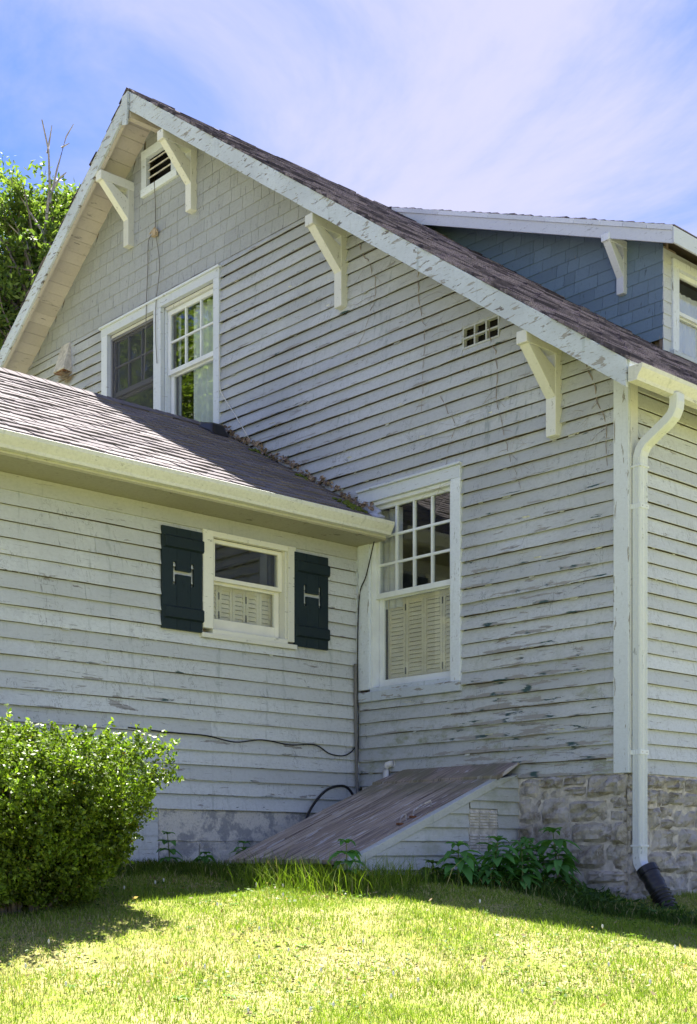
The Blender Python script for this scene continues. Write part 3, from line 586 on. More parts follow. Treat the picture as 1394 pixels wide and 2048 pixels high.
# kitchen exhaust hood on the gable, with a bird's nest under it
hd = hp(empty('exhaust_hood')); a, b = -8.17, -7.93
MB().hexa([(a, -.13, 6.02), (b, -.13, 6.02), (b, .0, 6.0), (a, .0, 6.0), (a + .03, -.028, 6.36), (b - .03, -.028, 6.36), (b - .03, 0, 6.36), (a + .03, 0, 6.36)]).build('hood_shell', 'vent_metal', hd, bevel=.004)
MB().box((a + .012, -.118, 6.004), (b - .012, -.01, 6.016)).build('opening', 'rusty', hd); MB().box((b - .02, -.012, 5.97), (b + .045, -.002, 6.33)).build('flange', 'siding_gable', hd)
mb = MB()
for k in range(70): p = Vector((b - .06 + random.gauss(0, .035), -.05 + random.gauss(0, .025), 5.95 + random.gauss(0, .03))); d = Vector((random.gauss(0, .05), random.gauss(0, .04), random.gauss(0, .03))); mb.tube([p - d, p + d], .0025, 4)
tag(hp(mb.build('nest_straw', 'board_wood')), kind='stuff')

# ---- dormer
dorm = hp(empty('dormer'))
dz = lambda x: 8.405 - 0.4 * (x - XR)                     # underside of shed roof
def dbox(mb, x0, x1, y0, y1, lift, th):
    z0, z1 = dz(x0) + lift, dz(x1) + lift; mb.hexa([(x0, y0, z0), (x1, y0, z1), (x1, y1, z1), (x0, y1, z0), (x0, y0, z0 + th), (x1, y0, z1 + th), (x1, y1, z1 + th), (x0, y1, z0 + th)])
mb = MB(); dbox(mb, XR, -1.90, 3.45, 9.0, 0, .02); mb.build('roof_deck', 'sheathing', dorm)
tag(shingle_field(3.43, 9.0, XR, -1.875, lambda x: dz(x) + .022, .135, .3, .016).build('roof_shingles', 'roof_shingle_old', dorm), kind='stuff')
def drake(y0, y1, t0, t1, name, mat, splits):
    for i in range(len(splits) - 1):
        mb = MB(); dbox(mb, splits[i] + .002, splits[i + 1] - .002, y0, y1 + random.uniform(-.002, .002), t0, t1 - t0); mb.build(name, mat, dorm)
drake(3.425, 3.449, -.165, -.035, 'barge_board', 'trim', [-5.95, -1.895]); drake(3.41, 3.4485, -.033, .018, 'rake_trim', 'trim', [-6.0, -5.2, -4.4, -3.55, -3.15, -2.8, -2.5, -2.2, -1.895])
MB().box((-1.893, 3.425, dz(-1.895) - .165), (-1.872, 9, dz(-1.895) + .0)).build('front_fascia', 'trim', dorm)
mtop = lambda x: soff(x) + .03
d_lo = lambda z: XR + (ZS + .03 - z) / SL; d_hi = lambda z: min(XD, XR + (8.40 - z) / .4)
backing(DS, 5.6, 8.3, lambda z: d_lo(z) - .05, d_hi, [], n=30).build('side_backing', 'sheathing', dorm)
course_wall(dorm, DS, 5.62, 8.28, .137, d_lo, d_hi, [], 'shingle_dormer_skylit', 'wall_shingle', (.14, .34), th=.012, lap=.012, step=.3, wav=.002, seed=200, gap=.004, sag=.002)
MB().box((XD - .05, YD + .0, 5.5), (XD - .006, 4.0, 6.75)).box((XD - .05, YD, 5.3), (XD - .006, 9, 5.66)).box((XD - .05, 5.4, 5.6), (XD - .006, 9, 6.75)).build('front_backing', 'sheathing', dorm)
course_wall(dorm, DF, 5.62, 6.72, .137, lambda z: YD - .012, lambda z: 9.0, [(3.885, 5.5, 5.3, 6.66)], 'siding_side', 'wall_shingle', (.1, .2), th=.012, lap=.012, step=.3, wav=.002, seed=230, gap=.004)
dw = hp(empty('window')); dw['label'] = 'white dormer window cut by the right edge of the picture'
wbox(dw, 'casing', 'trim_vertical', DF, 3.885, 4.0, -.02, .034, 5.66, 6.56); wbox(dw, 'head_casing', 'trim_vertical', DF, 3.885, 5.5, -.02, .036, 6.56, 6.65); wbox(dw, 'sill', 'trim_worn', DF, 3.86, 5.52, -.1, .06, 5.61, 5.66)
wbox(dw, 'casing', 'trim_vertical', DF, 4.62, 4.74, -.02, .034, 5.66, 6.56); wbox(dw, 'casing', 'trim_vertical', DF, 5.38, 5.5, -.02, .034, 5.66, 6.56)
for a in (4.0, 4.74): sash(dw, DF, a, a + .62 if a < 4.5 else 5.38, 6.10, 6.56, -.01, 'sash_white', .04, .05, bot=.04); sash(dw, DF, a, a + .62 if a < 4.5 else 5.38, 5.66, 6.12, -.045, 'sash_white', .04, .035, bot=.05)
curtain(dw, DF, 4.02, 5.36, 5.66, 6.40, -.10, 'blind', .008, 60); room(dw, DF, 3.9, 5.5, 5.6, 6.62, .8, -.135)

# ---- wing roof
wroof = hp(empty('wing_roof')); XE, XRW, ZE_, SW = -2.555, -5.133, 3.240, .565
wz = lambda x: ZE_ + SW * (XE - x)
mb = MB()
for (x0, x1, s) in ((XRW, XE - .01, 1), (-7.7, XRW, -1)):
    f = (lambda x: wz(x)) if s > 0 else (lambda x: wz(XRW) - SW * (XRW - x)); z0, z1 = f(x0) - .024, f(x1) - .024
    mb.hexa([(x0, -6.6, z0 - .02), (x1, -6.6, z1 - .02), (x1, -.02, z1 - .02), (x0, -.02, z0 - .02), (x0, -6.6, z0), (x1, -6.6, z1), (x1, -.02, z1), (x0, -.02, z0)])
mb.build('roof_deck', 'sheathing', wroof)
tag(shingle_field(-6.62, -4.13, XRW, XE, lambda x: wz(x) - .02, .14, .30, .014).build('roof_shingles', 'roof_shingle', wroof), kind='stuff')
tag(shingle_field(-6.62, -.02, XRW, -7.7, lambda x: wz(XRW) - SW * (XRW - x) - .02, .14, .30, .014).build('roof_shingles', 'roof_shingle', wroof), kind='stuff')
th_ = math.atan(SW); tabs = []
for k in range(5):
    t = .010 + .002 * k; mb = MB(); e = [random.uniform(-.006, .006) for _ in range(4)]
    mb.add([(-.175, -.5, 0), (0 + e[0], -.5, 0), (e[1], 0, 0), (e[2], .5, 0), (-.175, .5, 0), (-.175, -.5, .002), (e[0], -.5, t), (e[1], 0, t * (1.3 if k % 2 else .9)), (e[2], .5, t), (-.175, .5, .002)],
           [(5, 6, 7, 9), (7, 8, 9), (1, 2, 7, 6), (2, 3, 8, 7), (0, 1, 6, 5), (3, 4, 9, 8)])
    me = bpy.data.meshes.new('roof_shingle'); me.from_pydata(mb.v, [], mb.f); me.materials.append(MATS['roof_shingle']); tabs.append(me)
Lr = (XE - XRW) / math.cos(th_); n = int(Lr / .14) + 1
for r in range(n):
    d = Lr - r * .14
    if d < .03: continue
    x = XRW + d * math.cos(th_); y = -.022 - (.15 if r % 2 else 0) - random.uniform(0, .05)
    if r % 2: spots = [(-.022 - .07 - .0, .14)]
    else: spots = []
    yy = -.022 - (.15 if r % 2 else 0)
    while yy > -4.13: spots.append((yy - .15, .281)); yy -= .30
    for (yc, wd) in spots:
        o = bpy.data.objects.new('roof_shingle', tabs[random.randrange(5)]); COL.objects.link(o); o.parent = wroof
        o.location = (x, yc, wz(x) - .02 + random.uniform(0, .003)); o.rotation_euler = (random.uniform(-.004, .004), th_, random.uniform(-.006, .006)); o.scale = (1, wd, 1)
rc = MB(); y = -6.62
while y < -.05:
    rc.add([(XRW - .15, y, wz(XRW) + .005 - .085), (XRW, y, wz(XRW) + .012), (XRW + .15, y, wz(XRW) + .005 - .085), (XRW - .15, y + .2, wz(XRW) - .085), (XRW, y + .2, wz(XRW) + .004), (XRW + .15, y + .2, wz(XRW) - .085)], [(0, 1, 4, 3), (1, 2, 5, 4)]); y += .14
rc.build('ridge_cap', 'roof_shingle', wroof)
# step flashing and litter along the roof-to-wall valley
fl = part('step_flashing', MB().hexa([(-2.93, -.03, 3.42), (-2.69, -.06, 3.285), (-2.69, -.018, 3.285), (-2.93, -.018, 3.42), (-2.91, -.03, 3.52), (-2.64, -.06, 3.325), (-2.64, -.018, 3.345), (-2.91, -.018, 3.54)]), 'flashing')
fl2 = part('flashing_flap', MB().hexa([(-2.72, -.10, 3.27), (-2.60, -.10, 3.235), (-2.60, -.03, 3.245), (-2.72, -.03, 3.29), (-2.70, -.11, 3.32), (-2.58, -.11, 3.265), (-2.58, -.03, 3.285), (-2.70, -.03, 3.345)]), 'flashing')
vb = part('roof_vent_boot', MB().hexa([(-4.96, -.36, 4.585), (-4.70, -.36, 4.44), (-4.70, -.12, 4.44), (-4.96, -.12, 4.585), (-4.93, -.32, 4.63), (-4.76, -.31, 4.585), (-4.76, -.17, 4.585), (-4.93, -.16, 4.63)]), 'black_rubber', bevel=.03)

# ---- foundations: rough stone blocks
found = part('stone_foundation', MB().box((-2.9, -.014, -.4), (-.03, .3, .883)).box((-.3, .03, -.5), (.014, 9, .883)), 'mortar')
def stone(T, u0, u1, z0, z1, parent, mat='stone', prou=.045, nu=4, nv=3, seed=0, jit=.008):
    vs = []; fs = []
    for j in range(nv + 1):
        for i in range(nu + 1):
            fu, fv = i / nu, j / nv; u = u0 + (u1 - u0) * fu; z = z0 + (z1 - z0) * fv; edge = min(fu, 1 - fu, fv, 1 - fv) == 0
            o = .012 + .008 * nz(u * 9, z * 9, seed) if edge else prou * (.5 + .75 * nz(u * 13, z * 13, seed) + .45 * random.random())
            if edge: u += jit * nz(u * 9, z * 9, seed + 3); z += jit * nz(u * 9, z * 9, seed + 6)
            vs.append(T(u, o, z))
    for j in range(nv):
        for i in range(nu): a = j * (nu + 1) + i; fs.append((a, a + 1, a + nu + 2, a + nu + 1))
    k = len(vs); ring = [i for i in range(nu + 1)] + [(nu + 1) * (j + 1) + nu for j in range(nv)] + [(nu + 1) * nv + i for i in range(nu - 1, -1, -1)] + [(nu + 1) * j for j in range(nv - 1, 0, -1)]
    cu, cz = (u0 + u1) / 2, (z0 + z1) / 2
    c = Vector(T(0, -.02, 0)) - Vector(T(0, 0, 0)); vs += [tuple(Vector(vs[i]) + c) for i in ring]
    for i in range(len(ring)): j = (i + 1) % len(ring); fs.append((ring[i], k + i, k + j, ring[j]))
    return MB().add(vs, fs).build('stone', mat, parent)
for (T, a0, a1, sd) in ((GA, -1.045, -.002, 1), (SI, .0, 4.6, 2), (GA, -2.45, -1.10, 3)):
    z = -.28 if sd < 3 else -.1; zend = .878 if sd < 3 else .2
    while z < zend - .05:
        h = min(random.uniform(.11, .20), zend - z); h = zend - z if zend - z - h < .07 else h; u = a0
        while u < a1 - .01:
            wd = random.uniform(.12, .40); v = a1 if a1 - u - wd < .1 else u + wd
            za_, zb_ = z + .006 + random.uniform(-.012, .012), z + h - .006 + random.uniform(-.012, .012)
            if h > .15 and v - u < .26 and random.random() < .5:
                zm_ = (za_ + zb_) / 2 + random.uniform(-.02, .02); stone(T, u + .006, v - .006, za_, zm_ - .005, found, seed=sd * 7 + z, nu=5, nv=4, prou=random.uniform(.03, .07), jit=.02); za_ = zm_ + .005
            stone(T, u + .006, v - .006, za_, zb_, found, seed=sd * 10 + z * 3, nu=7, nv=5, prou=random.uniform(.035, .085), jit=.022); u = v
        z += h
wf = part('block_foundation', MB().box((XW - .25, -2.2, -.1), (XW - .012, 0, .64)).box((XW - .25, -6.5, -.4), (XW - .02, -2.2, .21)), 'concrete')
for (y0, y1, z0, z1) in ((-2.19, -1.80, .155, .36), (-1.785, -1.40, .16, .365), (-1.385, -1.0, .16, .365)):
    stone(WI, y0, y1, z0, z1, wf, 'concrete', .008, 6, 4, 77).name = 'concrete_block'
mb = MB(); vs = []; fs = []
for i in range(41):
    y = -2.195 + 2.19 * i / 40; zb = .385 + .015 * nz(y * 4, 1, 1) + .01 * nz(y * 13, 1, 1); vs += [WI(y, .002 + .003 * nz(y * 5, 0, 3), zb), WI(y, .004, .632)]
for i in range(40): fs.append((2 * i, 2 * i + 2, 2 * i + 3, 2 * i + 1))
po = MB().add(vs, fs).build('parge_coat', 'concrete', wf)

# ------------------------------------------------------------------ cellar bulkhead
BX0, BX1, BY = -2.47, -1.06, -1.86
bulk = tag(empty('cellar_bulkhead', (-1.7, -.9, .1)), 'sloping weathered wooden cellar door on a clapboard sided bulkhead', 'cellar door')
BI = Matrix.Translation((1.7, .9, -.1))
def bp(o): o.parent = bulk; o.matrix_parent_inverse = BI; return o
bzf = lambda y: 1.0 + .405 * y
dr = bp(empty('door')); x = BX0 + .0; 
while x < BX1 - .055:
    wd = min(random.uniform(.105, .15), BX1 - .05 - x); wd = BX1 - .05 - x if BX1 - .05 - x - wd < .06 else wd; e = random.uniform(-.015, .012); l = random.uniform(-.006, .006); mb = MB()
    ya, yb = BY - .03 + e, -.30; n = 8; vs = []; fs = []
    for i in range(n + 1):
        y = ya + (yb - ya) * i / n; cp = .004 * nz(x * 5, y * 3, 2) + l; vs += [(x + .0035, y, bzf(y) - .03), (x + wd - .0035, y, bzf(y) - .03), (x + wd - .0035, y, bzf(y) + cp), (x + .0035, y, bzf(y) + cp + .001)]
    for i in range(n):
        a, b = 4 * i, 4 * i + 4; fs += [(a, a + 1, b + 1, b), (a + 1, a + 2, b + 2, b + 1), (a + 2, a + 3, b + 3, b + 2), (a + 3, a, b, b + 3)]
    fs += [(0, 3, 2, 1), (4 * n, 4 * n + 1, 4 * n + 2, 4 * n + 3)]; mb.add(vs, fs).build('plank', 'door_wood', dr); x += wd
hdp = lambda y, l: bzf(y) + l
bp(MB().hexa([(BX0, -.298, bzf(-.298) - .03), (BX1 + .02, -.298, bzf(-.298) - .03), (BX1 + .02, -.018, 1.0), (BX0 + .12, -.018, 1.0), (BX0, -.298, bzf(-.298) + .018), (BX1 + .02, -.298, bzf(-.298) + .018), (BX1 + .02, -.018, 1.02), (BX0 + .12, -.018, 1.02)]).build('header_board', 'door_wood', bevel=.004))
bp(MB().hexa([(BX1 - .052, BY - .08, bzf(BY - .08) - .075), (BX1 + .02, BY - .08, bzf(BY - .08) - .075), (BX1 + .02, -.02, bzf(-.02) - .075), (BX1 - .052, -.02, bzf(-.02) - .075), (BX1 - .052, BY - .08, bzf(BY - .08) - .01), (BX1 + .02, BY - .08, bzf(BY - .08) - .01), (BX1 + .02, -.30, bzf(-.30) - .01), (BX1 - .052, -.30, bzf(-.30) - .01)]).build('rake_board', 'bulkhead_siding', bevel=.004))
bp(MB().box((BX1 - .05, BY + .12, .12), (BX1 - .014, -.02, .17)).build('sill_beam', 'bulkhead_siding'))
BS = lambda u, o, z: (BX1 - .004 + o, u, z)
b_lo = lambda z: (z - 1.0 + .068) / .405
bk = bp(backing(lambda u, o, z: BS(u, o - .008, z), .17, .92, b_lo, lambda z: -.005, [], thick=.05, n=24, off=.03).build('side_panel', 'bulkhead_siding'))
course_wall(bk, BS, .155, .90, .108, b_lo, lambda z: -.012, [(-.615, -.272, .30, .63)], 'bulkhead_siding', 'clapboard', (2, 3), th=.022, step=.2, wav=.002, lap=-.002, seed=300)
bp(MB().prism([(BX0, BY, .22), (BX0, BY + .02, .1), (BX0, -.02, .1), (BX0, -.02, .95)], (.03, 0, 0)).build('left_panel', 'bulkhead_siding'))
bp(MB().box((BX0, BY + .05, .06), (BX1 - .05, BY + .09, bzf(BY) - .05)).build('gap_shade_strip', 'void'))  # near-black strip painted as the shade in the gap under the door edge
vt = bp(empty('louver_vent'))
MB().box((BX1 - .02, -.612, .295), (BX1 + .006, -.276, .625)).build('vent_plate', 'vent_metal', vt)
for c0, c1 in ((-.606, -.508), (-.494, -.392), (-.378, -.282)):
    z = .305
    while z < .612:
        if not .44 < z < .465: MB().hexa([(BX1 + .006, c0, z), (BX1 + .020, c0, z - .004), (BX1 + .020, c1, z - .004), (BX1 + .006, c1, z), (BX1 + .006, c0, z + .014), (BX1 + .012, c0, z + .012), (BX1 + .012, c1, z + .012), (BX1 + .006, c1, z + .014)]).build('vent_slat', 'vent_metal', vt)
        z += .0225
for (y, l) in ((-1.10, .2), (-1.24, .07)):
    X_ = BX1 - .12; zz = lambda q: bzf(q) + .004
    h_ = bp(MB().tube([(X_, y - .0, zz(y)), (X_, y + .01, zz(y) + .045), (X_ + .0, y + l * .5, zz(y + l * .5) + .055), (X_, y + l - .01, zz(y + l) + .045), (X_, y + l, zz(y + l))], .009 if l > .1 else .007, 8).build('door_handle', 'steel', smooth=True))
    MB().box((X_ - .02, y - .02, zz(y - .02)), (X_ + .02, y + .02, zz(y) + .008)).build('foot_plate', 'rusty', h_)

# ------------------------------------------------------------------ pipes, cables, vines
def cable(name, pts, r, mat, label, cat, group=None, sub=6, seg=6):
    P = [Vector(p) for p in pts]; out = []
    for i in range(len(P) - 1):
        p0, p1, p2, p3 = P[max(i - 1, 0)], P[i], P[i + 1], P[min(i + 2, len(P) - 1)]
        for k in range(sub):
            t = k / sub; out.append(.5 * ((2 * p1) + (p2 - p0) * t + (2 * p0 - 5 * p1 + 4 * p2 - p3) * t * t + (3 * p1 - p0 - 3 * p2 + p3) * t ** 3))
    out.append(P[-1]); return tag(MB().tube(out, r, seg).build(name, mat, smooth=True), label, cat, group)
dp = tag(empty('drain_pipe', (.2, .0, .1)), 'black corrugated drain pipe taking the downspout at the corner', 'drain pipe'); DI = Matrix.Translation((-.2, 0, -.1))
pts, rad = [], []
A_, B_ = Vector((.135, .047, .165)), Vector((.41, .01, -.22)); nrib = 60
for i in range(nrib + 1):
    t = i / nrib; pts.append(A_.lerp(B_, t)); rib = t > .40
    rad.append((.070 + .010 * math.cos(i * math.pi * 2 / 4)) if rib else (.078 if t < .05 else (.072 + .004 * (1 if (i // 5) % 2 else 0))))
o = MB().tube(pts, rad, 20).build('pipe_body', 'black_rubber', smooth=True); o.parent = dp; o.matrix_parent_inverse = DI
o = MB().tube([A_.lerp(B_, -.01), A_.lerp(B_, .10)], .082, 20).build('collar', 'black_rubber', smooth=False); o.parent = dp; o.matrix_parent_inverse = DI
tag(MB().tube([(-2.55, -.05, .88), (-2.55, -.05, 1.02), (-2.545, -.05, 1.045), (-2.53, -.05, 1.065), (-2.505, -.045, 1.072), (-2.47, -.03, 1.072)], .03, 12).build('vent_elbow', 'pvc', smooth=True), 'white plastic pipe elbow poking up behind the cellar door', 'pipe')
cable('wall_cable', [(XW + .03, y, z) for y, z in ((-2.5, 1.27), (-2.2, 1.258), (-2.0, 1.255), (-1.73, 1.25), (-1.44, 1.215), (-1.15, 1.25), (-.84, 1.225), (-.55, 1.24), (-.37, 1.17), (-.19, 1.165), (-.07, 1.24), (-.045, 1.36))], .006, 'cable_black', 'black cable sagging along the wing clapboards', 'cable')
cable('hose_loop', [(-2.85, -.72, .50), (-2.87, -.70, .60), (-2.88, -.59, .74), (-2.885, -.45, .845), (-2.885, -.30, .885), (-2.885, -.2, .865), (-2.88, -.13, .78), (-2.87, -.12, .66)], .012, 'cable_black', 'black hose looping up beside the cellar door', 'hose')
cable('corner_cable', [(-2.66, -.06, 3.14), (-2.69, -.06, 3.08), (-2.80, -.055, 2.79), (-2.895, -.05, 2.62), (-2.92, -.05, 2.13), (-2.915, -.05, 1.68), (-2.91, -.05, 1.3), (-2.925, -.05, 1.0), (-2.92, -.06, .80)], .006, 'cable_black', 'thin black cable dropping from wing gutter down the inner corner', 'cable')
cable('conduit', [(XW + .045, -.075, 2.0), (XW + .045, -.075, 1.7), (XW + .05, -.07, 1.3), (XW + .06, -.07, 1.0), (XW + .07, -.07, .80)], .014, 'cable_grey', 'grey conduit rising up the inner corner', 'conduit')
cable('antenna_wire', [(-6.17, -.045, 7.60), (-6.17, -.03, 7.35), (-6.17, -.03, 7.13), (-6.19, -.03, 7.05), (-6.30, -.03, 7.0), (-6.315, -.03, 6.7), (-6.31, -.05, 6.35), (-6.33, -.05, 5.9), (-6.36, -.05, 5.49)], .005, 'cable_grey', 'dark wire hanging from attic vent past the left window', 'wire')
cable('antenna_wire', [(-6.165, -.03, 7.03), (-6.09, -.03, 6.66), (-6.13, -.05, 6.25), (-6.135, -.05, 5.9), (-6.11, -.05, 5.6)], .0045, 'cable_grey', 'dark wire hanging down the mullion between the upper windows', 'wire')
tag(MB().box((-6.2, -.06, 7.0), (-6.13, -.02, 7.07)).tube([(-6.25, -.05, 7.05), (-6.15, -.05, 7.09), (-6.10, -.05, 7.02)], .008).build('wire_clamp', 'board_wood'), 'small weathered wire clamp on the gable below the attic vent', 'clamp')
cable('white_cord', [(-5.01, -.04, 5.6), (-5.0, -.04, 5.1), (-4.96, -.035, 4.97), (-4.76, -.03, 4.72), (-4.51, -.03, 4.40), (-4.42, -.04, 4.33)], .006, 'cable_white', 'pale cord running from upper window down to the wing roof', 'cord')
def vine(pts, label, seed, r0=.0045, branches=5):
    rs = random.Random(seed); P = [Vector((x, -.022, z)) for x, z in pts]; mb = MB(); path = []
    for i in range(len(P) - 1):
        for k in range(4): t = k / 4; path.append(P[i].lerp(P[i + 1], t) + Vector((rs.gauss(0, .012), 0, rs.gauss(0, .01))))
    path.append(P[-1]); mb.tube(path, [r0 * (1 - .7 * i / len(path)) for i in range(len(path))], 5)
    def grow(p, d, l, r, lev):
        q = [p]
        for i in range(6): d = (d + Vector((rs.gauss(0, .22), 0, rs.gauss(-.05, .18)))).normalized(); q.append(q[-1] + d * l / 6)
        mb.tube(q, [r * (1 - .8 * i / 6) for i in range(7)], 4)
        if lev: 
            for k in range(2): grow(q[rs.randint(2, 5)], (d + Vector((rs.gauss(0, .8), 0, rs.gauss(0, .5)))).normalized(), l * .6, r * .6, lev - 1)
    for k in range(branches): grow(path[rs.randint(2, len(path) - 1)], Vector((rs.choice((-1, 1)), 0, rs.uniform(-1.2, .6))).normalized(), rs.uniform(.2, .5), r0 * .33, 1)
    return tag(mb.build('dead_vine', 'vine_bark'), label, 'vine', 'dead vines on the gable')
vine([(-2.94, 5.83), (-2.81, 5.65), (-2.72, 5.44), (-2.73, 5.26), (-2.81, 5.1), (-2.94, 4.9)], 'dead vine beside the middle gable bracket', 1)
vine([(-2.2, 5.34), (-2.16, 5.09), (-2.1, 4.85), (-2.1, 4.5), (-2.14, 4.1)], 'dead vine between the middle bracket and the wall grille', 2, branches=7)
vine([(-1.36, 4.6), (-1.29, 4.33), (-1.27, 4.04), (-1.19, 3.65), (-1.13, 3.53), (-1.02, 3.2)], 'dead vine hanging below the small wall grille', 3, branches=9)
vine([(-.37, 4.05), (-.28, 3.79), (-.19, 3.53), (-.17, 3.2)], 'dead vine between lowest gable bracket and the corner board', 4, .006, 3)
vine([(-1.9, 4.2), (-1.75, 3.9), (-1.85, 3.6), (-1.95, 3.35)], 'dead vine straying over the head of the tall window', 5, .0035, 7)
# curling paint flakes on the boards, and leaf litter in the roof valley
mb = MB()
def flake(T, u, z, s, a):
    w_, h_ = s * random.uniform(1.2, 3.5), s * random.uniform(.35, .8); cu = random.uniform(.4, 1.4); vs = []; tl = random.uniform(-.5, .5)
    for i in range(4):
        f = i / 3; 
        for j in (0, 1): vs.append(T(u + (j - .5) * w_ * (1 - .3 * f * random.random()) + tl * f * h_, .014 + h_ * .6 * f * f * cu, z + (.2 - f) * h_ if a else z + f * h_))
    mb.add(vs, [(0, 1, 3, 2), (2, 3, 5, 4), (4, 5, 7, 6)])
for k in range(620):
    r = int(random.random() ** 1.5 * 46); z = .885 + .1152 * r + random.uniform(-.002, .02); u = random.uniform(-5, -.13); hx = (ZS - z) / SL + XR
    if u > hx - .05 or (-2.94 < u < -1.66 and 1.6 < z < 3.6) or (-1.7 < u < -1.2 and 4.4 < z < 4.75): continue
    if u < -2.97 and z < wz(u) + .02: continue
    flake(GA, u, z, random.uniform(.008, .034), random.random() < .5)
for k in range(300):
    z = .64 + .1225 * random.randrange(0, 16) + random.uniform(0, .015); u = random.uniform(-4.3, -.1)
    if -2.2 < u < -.4 and z > 2.0: continue
    flake(WI, u, z, random.uniform(.008, .028), random.random() < .5)
for k in range(30): flake(SI, random.uniform(.12, 1.2), .885 + .1152 * random.randrange(1, 22), random.uniform(.008, .02), random.random() < .5)
tag(hp(mb.build('paint_flakes', 'paint_chip')), kind='stuff')
mb = MB()
for k in range(300):
    t = random.random(); x = -2.72 - t * 2.2 + random.gauss(0, .03); s = random.uniform(.012, .04); p = Vector((x, -.03 - abs(random.gauss(0, .03)), wz(x) + .005 + abs(random.gauss(0, .025)) + (.03 if math.sin(x * 11) > .2 else 0)))
    a = Vector((random.gauss(0, 1), random.gauss(0, 1), random.gauss(0, .8))).normalized(); b = a.orthogonal().normalized(); c = a.cross(b); mb.add([p - a * s, p + b * s * .5, p + a * s + c * s * .3, p - b * s * .5], [(0, 1, 2, 3)])
tag(mb.build('leaf_litter', 'litter'), 'dry brown leaf litter caught where the wing roof meets the gable', 'leaf litter', kind='stuff')
mb = MB()
for k in range(90):
    x = random.choice((-2.78, -3.6, -4.3, -2.9)) + random.gauss(0, .05); y = -.1 + random.gauss(0, .06) - (.1 if x > -3 else 0); s = random.uniform(.01, .028)
    if y < -.03: mb.tube([(x, y, wz(x) - .01), (x + random.gauss(0, .004), y, wz(x) + s * .5)], [s, s * .3], 6)
tag(mb.build('moss', 'moss'), 'green moss growing on the lower wing roof by the gable', 'moss', kind='stuff')
bz = gz(-2.75, -2.5)
lb = MB().hexa([(-2.80, -2.66, bz - .03), (-2.77, -2.60, bz - .03), (-2.70, -2.42, bz - .02), (-2.74, -2.44, bz - .02), (-2.93, -2.68, bz + .17), (-2.905, -2.62, bz + .19), (-2.885, -2.47, bz + .03), (-2.92, -2.49, bz + .02)]).build('leaning_board', 'board_wood', bevel=.004); tag(lb, 'short pale board leaning against the wing foot beside bush', 'board')

# ------------------------------------------------------------------ vegetation helpers
def leaf_cloud(P, Nrm, size, cols, asp=.5, fold=.15, jitter=1.0):
    """diamond leaves: P (n,3), Nrm (n,3) preferred normal; two folded quads are kept as one quad"""
    n = len(P); d = rng.normal(size=(n, 3)) * jitter + Nrm; d /= np.linalg.norm(d, axis=1, keepdims=True) + 1e-9
    a = np.cross(d, rng.normal(size=(n, 3))); a /= np.linalg.norm(a, axis=1, keepdims=True) + 1e-9; b = np.cross(d, a); s = np.asarray(size).reshape(-1, 1) * np.ones((n, 1))
    V = np.stack([P - a * s, P + b * s * asp - d * s * fold, P + a * s, P - b * s * asp - d * s * fold], 1).reshape(-1, 3)
    return V, np.arange(4 * n).reshape(n, 4), np.repeat(cols, 4, 0)
def shades(n, c0, c1, var=.18):
    t = rng.random((n, 1)); c = np.array(c0) * (1 - t) + np.array(c1) * t; return np.clip(c * (1 + var * rng.normal(size=(n, 1))), .004, 1)
def tree(name, label, base, top, trunk_r, crown, n_clump, per, leaf, seed, c0, c1, dead=None, lean=(0, 0), cl=.42):
    """crown: list of (centre, radii); limbs reach from the trunk to each clump"""
    rs = random.Random(seed); root = tag(empty(name, base), label, 'tree', 'trees around the house'); inv = Matrix.Translation(-Vector(base)); mb = MB()
    b = Vector(base); t = Vector((base[0] + lean[0], base[1] + lean[1], top)); trunk = [b.lerp(t, i / 8) + Vector((rs.gauss(0, .12), rs.gauss(0, .12), 0)) * (i > 0) for i in range(9)]
    mb.tube(trunk, [trunk_r * (1 - .8 * i / 8) for i in range(9)], 10); cents = []
    for k in range(n_clump):
        c, r = crown[rs.randrange(len(crown))]
        while True:
            v = Vector((rs.uniform(-1, 1), rs.uniform(-1, 1), rs.uniform(-1, 1)))
            if .25 < v.length < 1: break
        cents.append(Vector((c[0] + v.x * r[0], c[1] + v.y * r[1], c[2] + v.z * r[2])))
    for c in cents:
        i = max(1, min(7, int(8 * (c.z - 1.2 - b.z) / (top - b.z)))); s = trunk[i]; m1 = s.lerp(c, .4) + Vector((rs.gauss(0, .25), rs.gauss(0, .25), rs.uniform(.0, .4))); m2 = s.lerp(c, .75) + Vector((rs.gauss(0, .2), rs.gauss(0, .2), .15))
        mb.tube([s, m1, m2, c], [trunk_r * .28, trunk_r * .17, trunk_r * .09, .012], 6)
    o = mb.build('trunk', 'bark', root, smooth=True); o.matrix_parent_inverse = inv
    Vs, Fs, Cs, off = [], [], [], 0
    for c in cents:
        m_ = int(per * rs.uniform(.5, 1.5)); rad = cl * rs.uniform(.7, 1.4); sub = rng.normal(size=(7, 3)) * rad * .75; P = sub[rng.integers(0, 7, m_)] + rng.normal(size=(m_, 3)) * rad * .33 * np.array([1, 1, .7]) + np.array(c)
        V, F_, C_ = leaf_cloud(P, np.array([[-.1, .1, .7]]), leaf * rng.uniform(.6, 1.3, m_), shades(m_, c0, c1), .42); Vs.append(V); Fs.append(F_ + off); Cs.append(C_); off += len(V)
    o = np_mesh('crown', np.vstack(Vs), np.vstack(Fs), 'leaf', root, np.vstack(Cs)); o.matrix_parent_inverse = inv
    if dead:
        md = MB()
        for pl, r0 in dead: md.tube([Vector(p) for p in pl], [r0 * (1 - .75 * i / (len(pl) - 1)) for i in range(len(pl))], 6)
        o = md.build('dead_limb', 'bark_dead', root, smooth=True); o.matrix_parent_inverse = inv; o['label'] = 'bare dead limb rising above the crown'
    return root
